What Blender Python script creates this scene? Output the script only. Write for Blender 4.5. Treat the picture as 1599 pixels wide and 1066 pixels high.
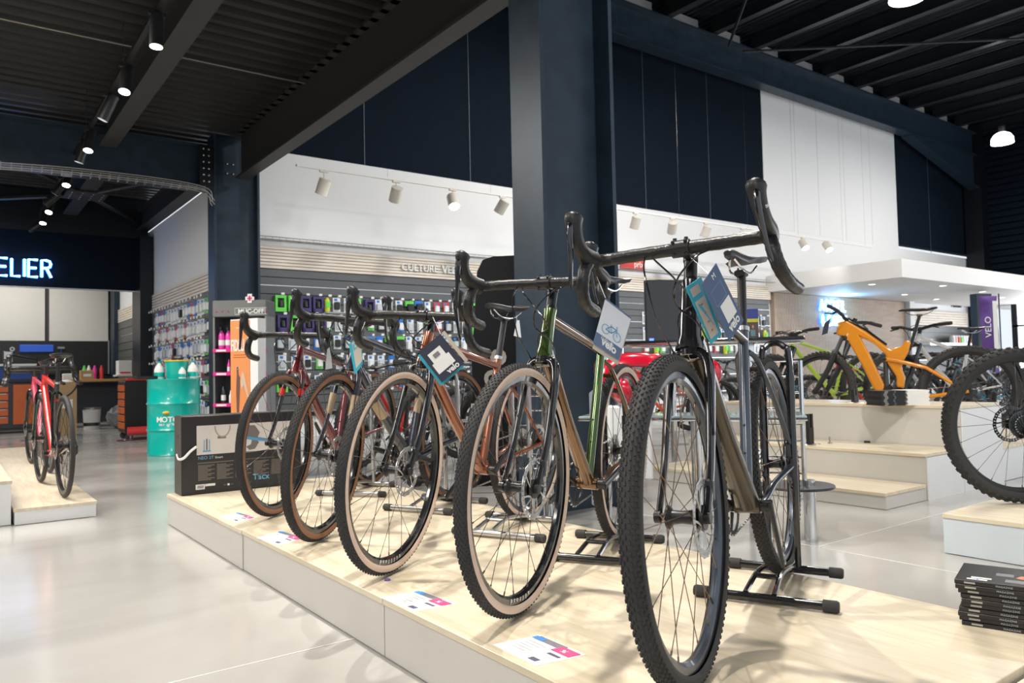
import bpy, math, random
from mathutils import Matrix, Vector, Euler
random.seed(7)
PI = math.pi
COL = bpy.context.scene.collection
SC = bpy.context.scene
for _o in list(bpy.data.objects): bpy.data.objects.remove(_o)

# ---------------------------------------------------------------- camera
# room axes: X runs along the back wall, Y runs away down the hall, floor at z = 0
YAW = math.radians(36.5); PITCH = 0.04016; ROLL = 0.02207; EYE = 0.862
cd = bpy.data.cameras.new('camera'); cam = bpy.data.objects.new('camera', cd); COL.objects.link(cam)
cd.sensor_width = 36; cd.lens = 1200 / 1599 * 36; cd.clip_start = 0.05; cd.clip_end = 200
F = Vector((math.sin(YAW) * math.cos(PITCH), math.cos(YAW) * math.cos(PITCH), math.sin(PITCH)))
R0 = Vector((math.cos(YAW), -math.sin(YAW), 0)); U0 = R0.cross(F)
Rr = R0 * math.cos(ROLL) - U0 * math.sin(ROLL)
Uu = U0 * math.cos(ROLL) + R0 * math.sin(ROLL)
cam.matrix_world = Matrix(((Rr.x, Uu.x, -F.x, 0), (Rr.y, Uu.y, -F.y, 0), (Rr.z, Uu.z, -F.z, EYE), (0, 0, 0, 1)))
cd.dof.use_dof = True; cd.dof.focus_distance = 2.2; cd.dof.aperture_fstop = 8.0
SC.camera = cam

# ---------------------------------------------------------------- world, lamps, exposure
SC.view_settings.view_transform = 'Standard'; SC.view_settings.look = 'None'
SC.view_settings.gamma = 1.0; SC.view_settings.use_curve_mapping = False
SC.view_settings.exposure = 0.75
wd = bpy.data.worlds.new('world'); SC.world = wd; wd.use_nodes = True
bg = wd.node_tree.nodes['Background']; bg.inputs[0].default_value = (0.86, 0.93, 1.0, 1); bg.inputs[1].default_value = 0.6

def area(name, loc, size, power, col=(1, .96, .9), rot=(0, 0, 0), sy=None, spread=None):
    l = bpy.data.lights.new(name, 'AREA'); l.energy = power; l.color = col; l.size = size
    if sy: l.shape = 'RECTANGLE'; l.size_y = sy
    if spread: l.spread = spread
    o = bpy.data.objects.new(name, l); COL.objects.link(o); o.location = loc; o.rotation_euler = rot; return o
def spot(name, loc, to, power, ang=60, rad=.04, col=(1, .95, .87), blend=.5):
    l = bpy.data.lights.new(name, 'SPOT'); l.energy = power; l.color = col; l.spot_size = math.radians(ang); l.spot_blend = blend; l.shadow_soft_size = rad
    o = bpy.data.objects.new(name, l); COL.objects.link(o); o.location = loc
    o.rotation_euler = (Vector(to) - Vector(loc)).to_track_quat('-Z', 'Y').to_euler(); return o
# ceiling track spots over the long display platform (above the frame)
spot('platform_spot_lamp', (1.25, 1.6, 3.5), (1.75, 1.3, .18), 205, 75, .035)
spot('platform_spot_lamp', (1.2, 3.2, 3.5), (1.7, 2.9, .18), 170, 75, .035)
spot('platform_spot_lamp', (1.25, 4.9, 3.5), (1.6, 4.3, .18), 160, 70, .035)
spot('platform_spot_lamp', (4.4, 3.6, 6.2), (1.9, 1.6, .18), 190, 50, .06)
spot('hall_spot_lamp', (3.0, .9, 3.5), (5.3, 3.1, .4), 210, 44, .12)  # added spot that brightens the step risers, on no modelled track
spot('hall_spot_lamp', (.2, 8.4, 3.5), (2.4, 9.4, .8), 90, 60, .06)
# high bay lamps of the tall hall
for x, y, pw in ((3.4, .6, 200), (9, 6.5, 240), (14, 5.0, 150), (20, 6, 170)):
    area('high_bay_lamp', (x, y, 6.9), .6, pw)
# added fill panels under the low ceiling and in the workshop, no fittings there
for x, y, pw in ((-3.2, 2.5, 110), (-2.6, -1.5, 90), (-2.2, 8, 70), (-.6, 12.6, 34), (.8, 16.6, 55), (-.5, 6.8, 130)):
    area('low_hall_fill', (x, y, 3.6), 1.6, pw)
# lamps on the track along the back wall, washing the goods below
for i in range(6):
    spot('wall_wash_lamp', (4.4 + i * 2.1, 8.6, 3.6), (4.4 + i * 2.1, 10.75, 1.2), 26, 95, .08, (1, .98, .95), .8)

# ---------------------------------------------------------------- materials
MATS = {}
def mat(name, col, rough=.5, metal=0., coat=0., emit=0., spec=.5, bump=None, trans=0., vary=None, alpha=1.):
    if name in MATS: return MATS[name]
    m = bpy.data.materials.new(name); m.use_nodes = True; nt = m.node_tree
    b = nt.nodes['Principled BSDF']; c = (*col, 1)
    b.inputs['Base Color'].default_value = c; b.inputs['Roughness'].default_value = rough; b.inputs['Metallic'].default_value = metal
    b.inputs['Coat Weight'].default_value = coat; b.inputs['Coat Roughness'].default_value = .05; b.inputs['Specular IOR Level'].default_value = spec
    b.inputs['Transmission Weight'].default_value = trans
    if alpha < 1: b.inputs['Alpha'].default_value = alpha
    if emit: b.inputs['Emission Color'].default_value = c; b.inputs['Emission Strength'].default_value = emit
    tc = nt.nodes.new('ShaderNodeTexCoord')
    if bump:
        sc, st = bump
        n = nt.nodes.new('ShaderNodeTexNoise'); n.inputs['Scale'].default_value = sc; nt.links.new(tc.outputs['Object'], n.inputs['Vector'])
        bp = nt.nodes.new('ShaderNodeBump'); bp.inputs['Strength'].default_value = st; bp.inputs['Distance'].default_value = .002
        nt.links.new(n.outputs['Fac'], bp.inputs['Height']); nt.links.new(bp.outputs['Normal'], b.inputs['Normal'])
    # light colour variation keeps every surface procedural rather than a single flat tone
    v = vary if vary is not None else .06
    if v:
        n2 = nt.nodes.new('ShaderNodeTexNoise'); n2.inputs['Scale'].default_value = 6; nt.links.new(tc.outputs['Object'], n2.inputs['Vector'])
        mx = nt.nodes.new('ShaderNodeMixRGB'); mx.blend_type = 'MIX'
        mx.inputs[1].default_value = (*[x * (1 - v) for x in col], 1); mx.inputs[2].default_value = (*[min(1, x * (1 + v)) for x in col], 1)
        nt.links.new(n2.outputs['Fac'], mx.inputs[0]); nt.links.new(mx.outputs[0], b.inputs['Base Color'])
    MATS[name] = m; return m
def ramp_mat(name, stops, rough=.4, metal=0, coat=0, scale=(1, 1, 1), nscale=4, detail=4, rvar=None, bump=0, dist=.3):
    m = bpy.data.materials.new(name); m.use_nodes = True; nt = m.node_tree; b = nt.nodes['Principled BSDF']
    b.inputs['Roughness'].default_value = rough; b.inputs['Metallic'].default_value = metal; b.inputs['Coat Weight'].default_value = coat; b.inputs['Coat Roughness'].default_value = .04
    tc = nt.nodes.new('ShaderNodeTexCoord'); mp = nt.nodes.new('ShaderNodeMapping'); mp.inputs['Scale'].default_value = scale
    nt.links.new(tc.outputs['Object'], mp.inputs['Vector'])
    n = nt.nodes.new('ShaderNodeTexNoise'); n.inputs['Scale'].default_value = nscale; n.inputs['Detail'].default_value = detail; n.inputs['Distortion'].default_value = dist
    nt.links.new(mp.outputs[0], n.inputs['Vector'])
    cr = nt.nodes.new('ShaderNodeValToRGB'); e = cr.color_ramp.elements
    e[0].position = stops[0][0]; e[0].color = (*stops[0][1], 1); e[1].position = stops[-1][0]; e[1].color = (*stops[-1][1], 1)
    for p, c in stops[1:-1]:
        q = e.new(p); q.color = (*c, 1)
    nt.links.new(n.outputs['Fac'], cr.inputs[0]); nt.links.new(cr.outputs[0], b.inputs['Base Color'])
    if rvar:
        mr = nt.nodes.new('ShaderNodeMapRange'); mr.inputs['To Min'].default_value = rvar[0]; mr.inputs['To Max'].default_value = rvar[1]
        n3 = nt.nodes.new('ShaderNodeTexNoise'); n3.inputs['Scale'].default_value = 1.7; n3.inputs['Detail'].default_value = 6
        nt.links.new(tc.outputs['Object'], n3.inputs['Vector']); nt.links.new(n3.outputs['Fac'], mr.inputs['Value']); nt.links.new(mr.outputs[0], b.inputs['Roughness'])
    if bump:
        bp = nt.nodes.new('ShaderNodeBump'); bp.inputs['Strength'].default_value = bump; bp.inputs['Distance'].default_value = .001
        nt.links.new(n.outputs['Fac'], bp.inputs['Height']); nt.links.new(bp.outputs['Normal'], b.inputs['Normal'])
    MATS[name] = m; return m

M_floor = ramp_mat('polished_concrete', [(.3, (.33, .315, .295)), (.5, (.42, .405, .38)), (.72, (.50, .485, .46))], rough=.15, nscale=.8, detail=9, rvar=(.09, .25), dist=1.0)
M_oak = ramp_mat('light_oak_board', [(.25, (.60, .50, .35)), (.5, (.71, .61, .45)), (.75, (.79, .69, .53))], rough=.32, scale=(14, 1.1, 1), nscale=3, detail=8, bump=.05)
M_oakedge = mat('oak_edge', (.50, .36, .19), .5, vary=.12)
M_panel = mat('putty_panel', (.60, .575, .53), .45, vary=.03)
M_panelw = mat('white_panel', (.80, .80, .80), .4, vary=.02)
M_navy = mat('navy_paint', (.006, .011, .020), .8, vary=.15, spec=.08)
M_steel = mat('navy_steel', (.019, .036, .057), .42, .15, bump=(2.5, .25), vary=.5)
M_black = mat('dark_steel', (.007, .010, .015), .4, .2, vary=.2)
M_deck = mat('dark_deck', (.027, .026, .026), .45, .3, vary=.15)
M_wwall = mat('white_wall', (.80, .81, .82), .7, vary=.01)
M_rubber = mat('black_rubber', (.045, .043, .043), .7, vary=.25, spec=.3)
M_blk = mat('gloss_black', (.012, .012, .014), .18, coat=.6, vary=.1)
M_satin = mat('satin_black', (.014, .014, .015), .36, vary=.1)
M_tape = mat('bar_tape', (.013, .012, .012), .36, bump=(160, .6), vary=.2)
M_chrome = mat('chrome', (.72, .73, .75), .12, 1.0, vary=.02)
M_silver = mat('brushed_silver', (.50, .50, .50), .3, 1.0, vary=.06)
M_gunmetal = mat('gunmetal', (.10, .105, .11), .3, .9, vary=.15)
M_spoke = mat('spoke_steel', (.10, .09, .085), .35, .9)
M_white = mat('white_paper', (.80, .79, .76), .6, vary=.02)
M_glow = mat('lamp_glow', (1, .97, 1), .5, emit=14, vary=0)
M_glow2 = mat('soft_lamp_glow', (1, .97, .95), .5, emit=4, vary=0)
M_neon = mat('neon_white', (.75, .9, 1), .5, emit=4, vary=0)
M_neonb = mat('neon_blue', (.02, .25, 1), .5, emit=2.5, vary=0)

# ---------------------------------------------------------------- mesh helpers
class MB:
    def __init__(s): s.v = []; s.f = []; s.m = []; s.mats = []; s.cur = 0
    def use(s, m):
        if m not in s.mats: s.mats.append(m)
        s.cur = s.mats.index(m); return s
    def add(s, vs, fs):
        o = len(s.v); s.v += [tuple(v) for v in vs]; s.f += [tuple(i + o for i in f) for f in fs]; s.m += [s.cur] * len(fs); return s
    def box(s, x0, x1, y0, y1, z0, z1, M=None, bev=0):
        x0, x1 = min(x0, x1), max(x0, x1); y0, y1 = min(y0, y1), max(y0, y1); z0, z1 = min(z0, z1), max(z0, z1)
        b = min(bev, (x1 - x0) * .3, (y1 - y0) * .3, (z1 - z0) * .45)
        if b > 0:   # chamfered along the vertical and top edges
            pts = [(x0 + b, y0), (x1 - b, y0), (x1, y0 + b), (x1, y1 - b), (x1 - b, y1), (x0 + b, y1), (x0, y1 - b), (x0, y0 + b)]
            cx, cy = (x0 + x1) / 2, (y0 + y1) / 2
            def ins(p): return (cx + (p[0] - cx) * (1 - 2 * b / (x1 - x0)), cy + (p[1] - cy) * (1 - 2 * b / (y1 - y0)))
            vs = [(*ins(p), z0) for p in pts] + [(*p, z0 + b) for p in pts] + [(*p, z1 - b) for p in pts] + [(*ins(p), z1) for p in pts]
            fs = [tuple(range(7, -1, -1)), tuple(range(24, 32))]
            for k in range(3):
                for i in range(8): j = (i + 1) % 8; fs.append((k * 8 + i, k * 8 + j, k * 8 + 8 + j, k * 8 + 8 + i))
        else:
            vs = [(x0, y0, z0), (x1, y0, z0), (x1, y1, z0), (x0, y1, z0), (x0, y0, z1), (x1, y0, z1), (x1, y1, z1), (x0, y1, z1)]
            fs = [(3, 2, 1, 0), (4, 5, 6, 7), (0, 1, 5, 4), (1, 2, 6, 5), (2, 3, 7, 6), (3, 0, 4, 7)]
        if M is not None: vs = [M @ Vector(v) for v in vs]
        return s.add(vs, fs)
    def cbox(s, c, d, M=None, bev=0):
        T = Matrix.Translation(c) @ (M if M is not None else Matrix())
        return s.box(-d[0] / 2, d[0] / 2, -d[1] / 2, d[1] / 2, -d[2] / 2, d[2] / 2, T, bev)
    def tube(s, path, r, seg=8, closed=False, cap=True, flat=1., up=None):
        P = [Vector(p) for p in path]; n = len(P)
        rs = r if isinstance(r, (list, tuple)) else [r] * n
        T = []
        for i in range(n):
            a = P[(i - 1) % n] if (closed or i > 0) else P[i]; b = P[(i + 1) % n] if (closed or i < n - 1) else P[i]
            t = (b - a); T.append(t.normalized() if t.length > 1e-9 else Vector((0, 0, 1)))
        u = Vector(up) if up else (Vector((0, 0, 1)) if abs(T[0].z) < .9 else Vector((1, 0, 0)))
        vs = []; fs = []
        for i in range(n):
            w = u - T[i] * u.dot(T[i])
            if w.length < 1e-6: w = T[i].orthogonal()
            w.normalize(); u = w; q = T[i].cross(w)
            for k in range(seg):
                a = 2 * PI * k / seg; vs.append(P[i] + (w * math.cos(a) + q * math.sin(a) * flat) * rs[i])
        m = n if closed else n - 1
        for i in range(m):
            j = (i + 1) % n
            for k in range(seg):
                l = (k + 1) % seg; fs.append((i * seg + k, i * seg + l, j * seg + l, j * seg + k))
        if cap and not closed: fs.append(tuple(range(seg - 1, -1, -1))); fs.append(tuple((n - 1) * seg + k for k in range(seg)))
        return s.add(vs, fs)
    def lathe(s, prof, c=(0, 0, 0), axis='z', seg=24, M=None, closed=False):
        vs = []; fs = []; n = len(prof)
        for i in range(seg):
            a = 2 * PI * i / seg; ca, sa = math.cos(a), math.sin(a)
            for r, h in prof:
                v = Vector((r * ca, r * sa, h)) if axis == 'z' else (Vector((r * ca, h, r * sa)) if axis == 'y' else Vector((h, r * ca, r * sa)))
                v = v + Vector(c); vs.append(M @ v if M is not None else v)
        for i in range(seg):
            j = (i + 1) % seg
            for k in range(n if closed else n - 1):
                l = (k + 1) % n; q = (i * n + k, j * n + k, j * n + l, i * n + l)
                fs.append(q if axis != 'y' else q[::-1])
        return s.add(vs, fs)
    def prism(s, pts, y0, y1, M=None, plane='xz'):
        n = len(pts)
        mk = (lambda a, b, h: Vector((a, h, b))) if plane == 'xz' else ((lambda a, b, h: Vector((a, b, h))) if plane == 'xy' else (lambda a, b, h: Vector((h, a, b))))
        vs = [mk(a, b, y0) for a, b in pts] + [mk(a, b, y1) for a, b in pts]
        if M is not None: vs = [M @ v for v in vs]
        fs = [tuple(range(n)), tuple(range(2 * n - 1, n - 1, -1))] + [(i, i + n, (i + 1) % n + n, (i + 1) % n) for i in range(n)]
        return s.add(vs, fs)
    def ball(s, c, r, seg=12, M=None, sc=(1, 1, 1)):
        n = max(4, seg // 2); vs = []; fs = []
        for i in range(n + 1):
            t = PI * i / n
            for k in range(seg):
                a = 2 * PI * k / seg; v = Vector((math.sin(t) * math.cos(a) * r * sc[0], math.sin(t) * math.sin(a) * r * sc[1], math.cos(t) * r * sc[2]))
                v = (M @ v if M is not None else v) + Vector(c); vs.append(v)
        for i in range(n):
            for k in range(seg):
                l = (k + 1) % seg; fs.append((i * seg + k, (i + 1) * seg + k, (i + 1) * seg + l, i * seg + l))
        return s.add(vs, fs)
    def xf(s, M): s.v = [tuple(M @ Vector(v)) for v in s.v]; return s
    def mesh(s, name, smooth=True, ang=35):
        me = bpy.data.meshes.new(name); me.from_pydata(s.v, [], s.f)
        for m in s.mats: me.materials.append(m)
        me.polygons.foreach_set('material_index', s.m)
        me.validate(clean_customdata=False)
        if smooth:
            me.shade_smooth(); me.set_sharp_from_angle(angle=math.radians(ang))
        me.update(); return me
    def obj(s, name, parent=None, smooth=True, ang=35, kind=None):
        o = bpy.data.objects.new(name, s.mesh(name, smooth, ang)); COL.objects.link(o)
        if parent: o.parent = parent
        if kind: o['kind'] = kind
        return o
def empty(name, loc=(0, 0, 0), rz=0, rot=None):
    o = bpy.data.objects.new(name, None); COL.objects.link(o); o.location = loc; o.rotation_euler = rot if rot else (0, 0, rz); o.empty_display_size = .1; return o
def tag(o, label, cat, group=None, kind=None):
    o['label'] = label; o['category'] = cat
    if group: o['group'] = group
    if kind: o['kind'] = kind
    return o
def struct(o): o['kind'] = 'structure'; return o
def kids(o): return [c for c in bpy.data.objects if c.parent == o]
def copy_tree(o, parent=None, loc=None, rot=None):
    c = o.copy(); COL.objects.link(c); c.parent = parent
    if loc is not None: c.location = loc
    if rot is not None: c.rotation_euler = rot
    for k in TREE.get(o.name, []) or kids(o): copy_tree(k, c)
    return c
TREE = {}
def text_mesh(txt, size, ext=.002, m=None, align='CENTER', M=None, bold=0., space=1.):
    cu = bpy.data.curves.new('lettering', 'FONT'); cu.body = txt; cu.size = size; cu.extrude = ext; cu.align_x = align; cu.offset = bold; cu.resolution_u = 3; cu.space_character = space
    o = bpy.data.objects.new('lettering_tmp', cu); COL.objects.link(o); bpy.context.view_layer.update()
    me = bpy.data.meshes.new_from_object(o.evaluated_get(bpy.context.evaluated_depsgraph_get()))
    vs = [v.co.copy() for v in me.vertices]; fs = [tuple(p.vertices) for p in me.polygons]
    bpy.data.objects.remove(o); bpy.data.curves.remove(cu); bpy.data.meshes.remove(me)
    if M is not None: vs = [M @ v for v in vs]
    b = MB(); b.use(m); b.add(vs, fs); return b
def FR(o, x, z, y=None):
    """frame matrix: text x -> x, text y -> z, facing y (default: cross)"""
    x = Vector(x).normalized(); z = Vector(z).normalized(); n = x.cross(z)
    return Matrix(((x.x, z.x, n.x, o[0]), (x.y, z.y, n.y, o[1]), (x.z, z.z, n.z, o[2]), (0, 0, 0, 1)))
def facing_camera(o): return FR(o, (math.cos(YAW), -math.sin(YAW), 0), (0, 0, 1))
def ray(px, py):
    """direction of the photo pixel (1599 x 1066) from the eye, used only to find where a thing stands"""
    a, b = px - 799.5, py - 533
    X = (a * math.cos(ROLL) - b * math.sin(ROLL)) / 1200; Z = -(a * math.sin(ROLL) + b * math.cos(ROLL)) / 1200
    fx, fy, fz = X, math.cos(PITCH) - Z * math.sin(PITCH), math.sin(PITCH) + Z * math.cos(PITCH)
    return Vector((fx * math.cos(YAW) + fy * math.sin(YAW), -fx * math.sin(YAW) + fy * math.cos(YAW), fz))
def at(px, py, X=None, Y=None, z=None, D=None):
    v = ray(px, py)
    if z is not None: t = (z - EYE) / v.z
    elif X is not None: t = X / v.x
    elif Y is not None: t = Y / v.y
    else: t = D / (v.x * math.sin(YAW) + v.y * math.cos(YAW))
    return v * t + Vector((0, 0, EYE))
# ================================================================= SETTING
struct(MB().use(M_floor).box(-9, 34, -5, 24, -.1, 0).obj('floor', smooth=False))
for i, (a, b) in enumerate((((-9, 2.38, 0), (1.09, 2.38, 0)), ((3.35, 2.12, 0), (34, 2.12, 0)), ((3.35, -5, 0), (3.35, 10, 0)))):
    m = mat('floor_joint', (.62, .61, .58), .4); q = MB().use(m)
    w = .003
    if a[1] == b[1]: q.box(a[0], b[0], a[1] - w, a[1] + w, -.002, .0012)
    else: q.box(a[0] - w, a[0] + w, a[1], b[1], -.002, .0012)
    struct(q.obj('trim_%d' % (i + 1), smooth=False))

# ---- steel columns and beams (H sections)
def hcol(name, x, y, h, b=.3, d=.6, M=M_steel, z0=0):
    """flanges face -X/+X, web faces -Y/+Y"""
    q = MB().use(M); t = .03
    q.box(x, x + t, y, y + b, z0, h); q.box(x + d - t, x + d, y, y + b, z0, h); q.box(x + t, x + d - t, y + b / 2 - .01, y + b / 2 + .01, z0, h)
    o = struct(q.obj(name, smooth=False)); return o
cm = hcol('trim_4', 2.839, 3.497, 7.3)
cl = hcol('trim_5', 2.839, 10.34, 4.1)
def beam(name, axis, c, lo, hi, z0, z1, b=.3, t=.03, M=M_black):
    q = MB().use(M)
    if axis == 'x':
        q.box(lo, hi, c - b / 2, c + b / 2, z0, z0 + t); q.box(lo, hi, c - b / 2, c + b / 2, z1 - t, z1); q.box(lo, hi, c - .01, c + .01, z0 + t, z1 - t)
    else:
        q.box(c - b / 2, c + b / 2, lo, hi, z0, z0 + t); q.box(c - b / 2, c + b / 2, lo, hi, z1 - t, z1); q.box(c - .01, c + .01, lo, hi, z0 + t, z1 - t)
    return struct(q.obj(name, smooth=False))
M_beamg = mat('grey_beam', (.045, .045, .046), .5, .2)
beam('trim_6', 'y', 3.205, -3, 10.34, 3.53, 4.15, .17, M=M_beamg)               # between the two columns, over the eye
beam('trim_7', 'y', 1.58, -3, 10.3, 3.70, 4.10, .19, .02, M_beamg)         # low hall beam
bw = beam('trim_8', 'x', 10.5, -8, 2.84, 3.36, 3.93, M=M_steel)            # in front of the workshop
q = MB().use(M_silver)
for dx in (-.06, -.03):
    for k in range(6): q.ball((2.84 + dx * 2.2, 10.33, 3.44 + k * .085), .014, 8)
struct(q.obj('trim_9', bw))
pl = MB().use(M_black).box(2.66, 2.84, 10.335, 10.36, 3.37, 3.92).obj('end_plate', bw, smooth=False)
for (cx, cz) in ((3.05, 3.75), (3.13, 3.75), (3.05, 3.62), (3.13, 3.62)):
    MB().use(M_silver).ball((cx, 10.475, cz), .014, 8).obj('bolt', cl)
beam('trim_10', 'y', 1.72, 10.7, 18.4, 3.72, 4.05, .22, .02, M_beamg)
beam('trim_11', 'y', 2.86, 10.7, 18.4, 3.55, 3.9, .2, .02, M_beamg)
# wind bracing in the workshop roof with its gusset plate
g = MB().use(M_beamg).box(1.45, 2.0, 12.9, 13.5, 3.69, 3.71)
g.use(M_silver)
for i in range(4):
    for j in range(4): g.ball((1.52 + i * .14, 12.98 + j * .14, 3.685), .012, 6)
struct(g.obj('trim_12', smooth=False))
for i, (a, b) in enumerate((((1.72, 13.2), (2.86, 15.2)), ((1.72, 13.2), (2.8, 11.0)), ((1.72, 13.2), (.2, 10.9)), ((1.72, 13.2), (-1, 15.6)))):
    struct(MB().use(M_beamg).tube([(a[0], a[1], 3.72), (b[0], b[1], 3.72)], .035, 6).obj('trim_%d' % (13 + i), smooth=False))
# ---- low ceiling: trapezoidal steel deck, ribs along X
def deck(name, x0, x1, y0, y1, z, pitch, h, m=M_deck):
    q = MB().use(m); vs = []; fs = []; n = int((y1 - y0) / pitch)
    for i in range(n):
        yb = y0 + i * pitch
        for dy, dz in ((0, 0), (.36, 0), (.48, h), (.88, h)):
            for x in (x0, x1): vs.append((x, yb + dy * pitch, z + dz))
    for i in range(len(vs) // 2 - 1): fs.append((2 * i, 2 * i + 1, 2 * i + 3, 2 * i + 2))
    q.add(vs, fs); return struct(q.obj(name, smooth=False))
deck('ceiling', -9, 3.3, -4, 18.5, 4.12, .205, .06)
struct(MB().use(M_black).box(-9, 3.3, -4, 18.5, 4.2, 4.25).obj('trim_17', smooth=False))
struct(MB().use(mat('pale_conduit', (.34, .32, .29), .4, .6)).tube([(-9, 8.05, 4.1), (3.2, 8.05, 4.1)], .008, 6).obj('trim_18'))
# ---- tall hall: back wall in navy and white, roof beam, purlins, deck
bwq = struct(MB().use(M_navy).box(3.2, 15.35, 10.75, 10.95, 4.1, 8.4).obj('wall_back', smooth=False))
struct(MB().use(M_wwall).box(3.2, 25.9, 10.74, 10.95, 0, 4.1).obj('wall_back_lower', smooth=False))
struct(MB().use(M_wwall).box(15.35, 21.48, 10.735, 10.95, 4.1, 7.5).obj('wall_back_white', smooth=False))
struct(MB().use(M_navy).box(21.48, 26.2, 10.75, 10.95, 4.22, 8.4).obj('wall_back_far', smooth=False))
struct(MB().use(M_navy).box(15.35, 21.48, 10.78, 10.95, 7.5, 8.4).obj('wall_back_top', smooth=False))
M_seam = mat('panel_seam', (.06, .085, .12), .5)
for i, x in enumerate((5.2, 7.15, 9.4, 11.4, 13.4, 23.4)):
    struct(MB().use(M_seam).box(x - .006, x + .006, 10.742, 10.75, 4.1, 8.3).obj('trim_%d' % (20 + i), smooth=False))
for i, x in enumerate((16.5, 17.6, 18.8, 20.1)):
    struct(MB().use(mat('pale_seam', (.73, .74, .75), .6)).box(x - .004, x + .004, 10.728, 10.735, 4.1, 7.5).obj('trim_%d' % (27 + i), smooth=False))
q = MB().use(M_steel)
q.box(3, 25.6, 10.25, 10.55, 7.22, 7.26); q.box(3, 25.6, 10.39, 10.41, 7.26, 7.9); q.box(3, 25.6, 10.25, 10.55, 7.9, 7.94)
q.prism([(21.5, 7.24), (25.6, 6.25), (25.6, 7.24)], 10.38, 10.42); q.prism([(21.5, 7.22), (21.5, 7.18), (25.6, 6.2), (25.6, 6.25)], 10.25, 10.55)
struct(q.obj('trim_32', smooth=False))
struct(MB().use(M_black).box(25.6, 26.1, 10.2, 10.7, 0, 8.2).obj('trim_33', smooth=False))
M_purl = mat('purlin_steel', (.030, .034, .040), .35, .4)
M_infill = mat('pale_infill', (.45, .43, .42), .7)
for i in range(14):
    x = 8.9 + i * 1.42
    q = MB().use(M_purl).box(x - .08, x + .08, -4, 10.4, 7.96, 7.98).box(x - .01, x + .01, -4, 10.4, 7.98, 8.24).box(x - .08, x + .08, -4, 10.4, 8.24, 8.26)
    pu = struct(q.obj('trim_%d' % (40 + i), smooth=False))
    MB().use(M_infill).box(x + .35, x + 1.15, 10.5, 10.56, 8.06, 8.27).obj('infill_block', pu, smooth=False)
def deck2():
    q = MB().use(mat('roof_deck', (.035, .042, .055), .3, .5)); vs = []; fs = []; p = .16
    n = int(31 / p)
    for i in range(n):
        xb = 3.4 + i * p
        for dx, dz in ((0, 0), (.36, 0), (.5, .05), (.86, .05)):
            for y in (-4, 11): vs.append((xb + dx * p, y, 8.3 + dz))
    for i in range(len(vs) // 2 - 1): fs.append((2 * i, 2 * i + 2, 2 * i + 3, 2 * i + 1))
    q.add(vs, fs); return struct(q.obj('ceiling_high', smooth=False))
deck2()
struct(MB().use(M_black).box(3.35, 34, -4, 11, 8.4, 8.45).obj('trim_60', smooth=False))
struct(MB().use(M_black).box(3.28, 3.38, -4, 10.8, 4.15, 8.4).obj('trim_61', smooth=False))
for i, (a, b) in enumerate((((11.5, 1.5), (26, 8.5)), ((14, 10.2), (22, 3.5)), ((9.5, 6), (13.5, 10.2)))):
    struct(MB().use(M_purl).tube([(a[0], a[1], 7.75), (b[0], b[1], 7.75)], .03, 6).obj('trim_%d' % (62 + i), smooth=False))
# side wall of the tall hall: dark horizontal cladding over glazing
q = MB().use(M_navy)
sw = struct(MB().use(M_navy).box(26.1, 26.3, -4, 10.9, 3.0, 8.4).obj('wall_right', smooth=False))
for k in range(26): MB().use(M_navy).box(26.02, 26.1, -4, 10.2, 3.1 + k * .2, 3.1 + k * .2 + .15).obj('cladding_board', sw, smooth=False)
M_day = mat('daylit_glass', (.93, .96, 1), .1, emit=3.2, vary=0)
wn = struct(MB().use(M_black).box(26.05, 26.2, 9.55, 9.7, 0, 3).box(26.05, 26.2, 6.5, 6.62, 0, 3).box(26.05, 26.2, 2.5, 2.62, 0, 3).box(26.05, 26.2, -4, 9.7, 2.9, 3).box(26.05, 26.2, -4, 9.7, 1.9, 1.96).obj('window_1', smooth=False))
for a, b in ((6.62, 9.55), (2.62, 6.5), (-4, 2.5)):
    MB().use(M_day).box(26.12, 26.13, a, b, .05, 1.9).obj('pane', wn, smooth=False); MB().use(M_day).box(26.12, 26.13, a, b, 1.96, 2.9).obj('pane', wn, smooth=False)

# ---- wood slat fascia and grey slatwall on the back wall
M_slat = ramp_mat('pale_birch_slat', [(.3, (.70, .62, .52)), (.7, (.82, .75, .66))], rough=.5, scale=(1, 1, 8), nscale=3)
M_gap = mat('slat_gap', (.18, .15, .13), .7)
def fascia(name, axis, c, lo, hi, z0, z1, n=7, side=-1):
    q = MB().use(M_gap)
    o = (q.box(lo, hi, c, c + .02, z0, z1) if axis == 'x' else q.box(c, c + .02, lo, hi, z0, z1)).obj(name, smooth=False); struct(o)
    h = (z1 - z0) / n
    for k in range(n):
        a = z0 + k * h + .004; b = z0 + (k + 1) * h - .006; q = MB().use(M_slat)
        (q.box(lo, hi, c - .02, c - .002, a, b) if axis == 'x' else q.box(c - .02, c - .002, lo, hi, a, b)).obj('slat', o, smooth=False)
    return o
fascia('trim_70', 'x', 10.68, 3.5, 15.35, 2.40, 2.72)
M_swall = mat('grey_slatwall', (.105, .112, .118), .4)
M_alu = mat('aluminium_strip', (.62, .63, .64), .25, .9)
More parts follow.
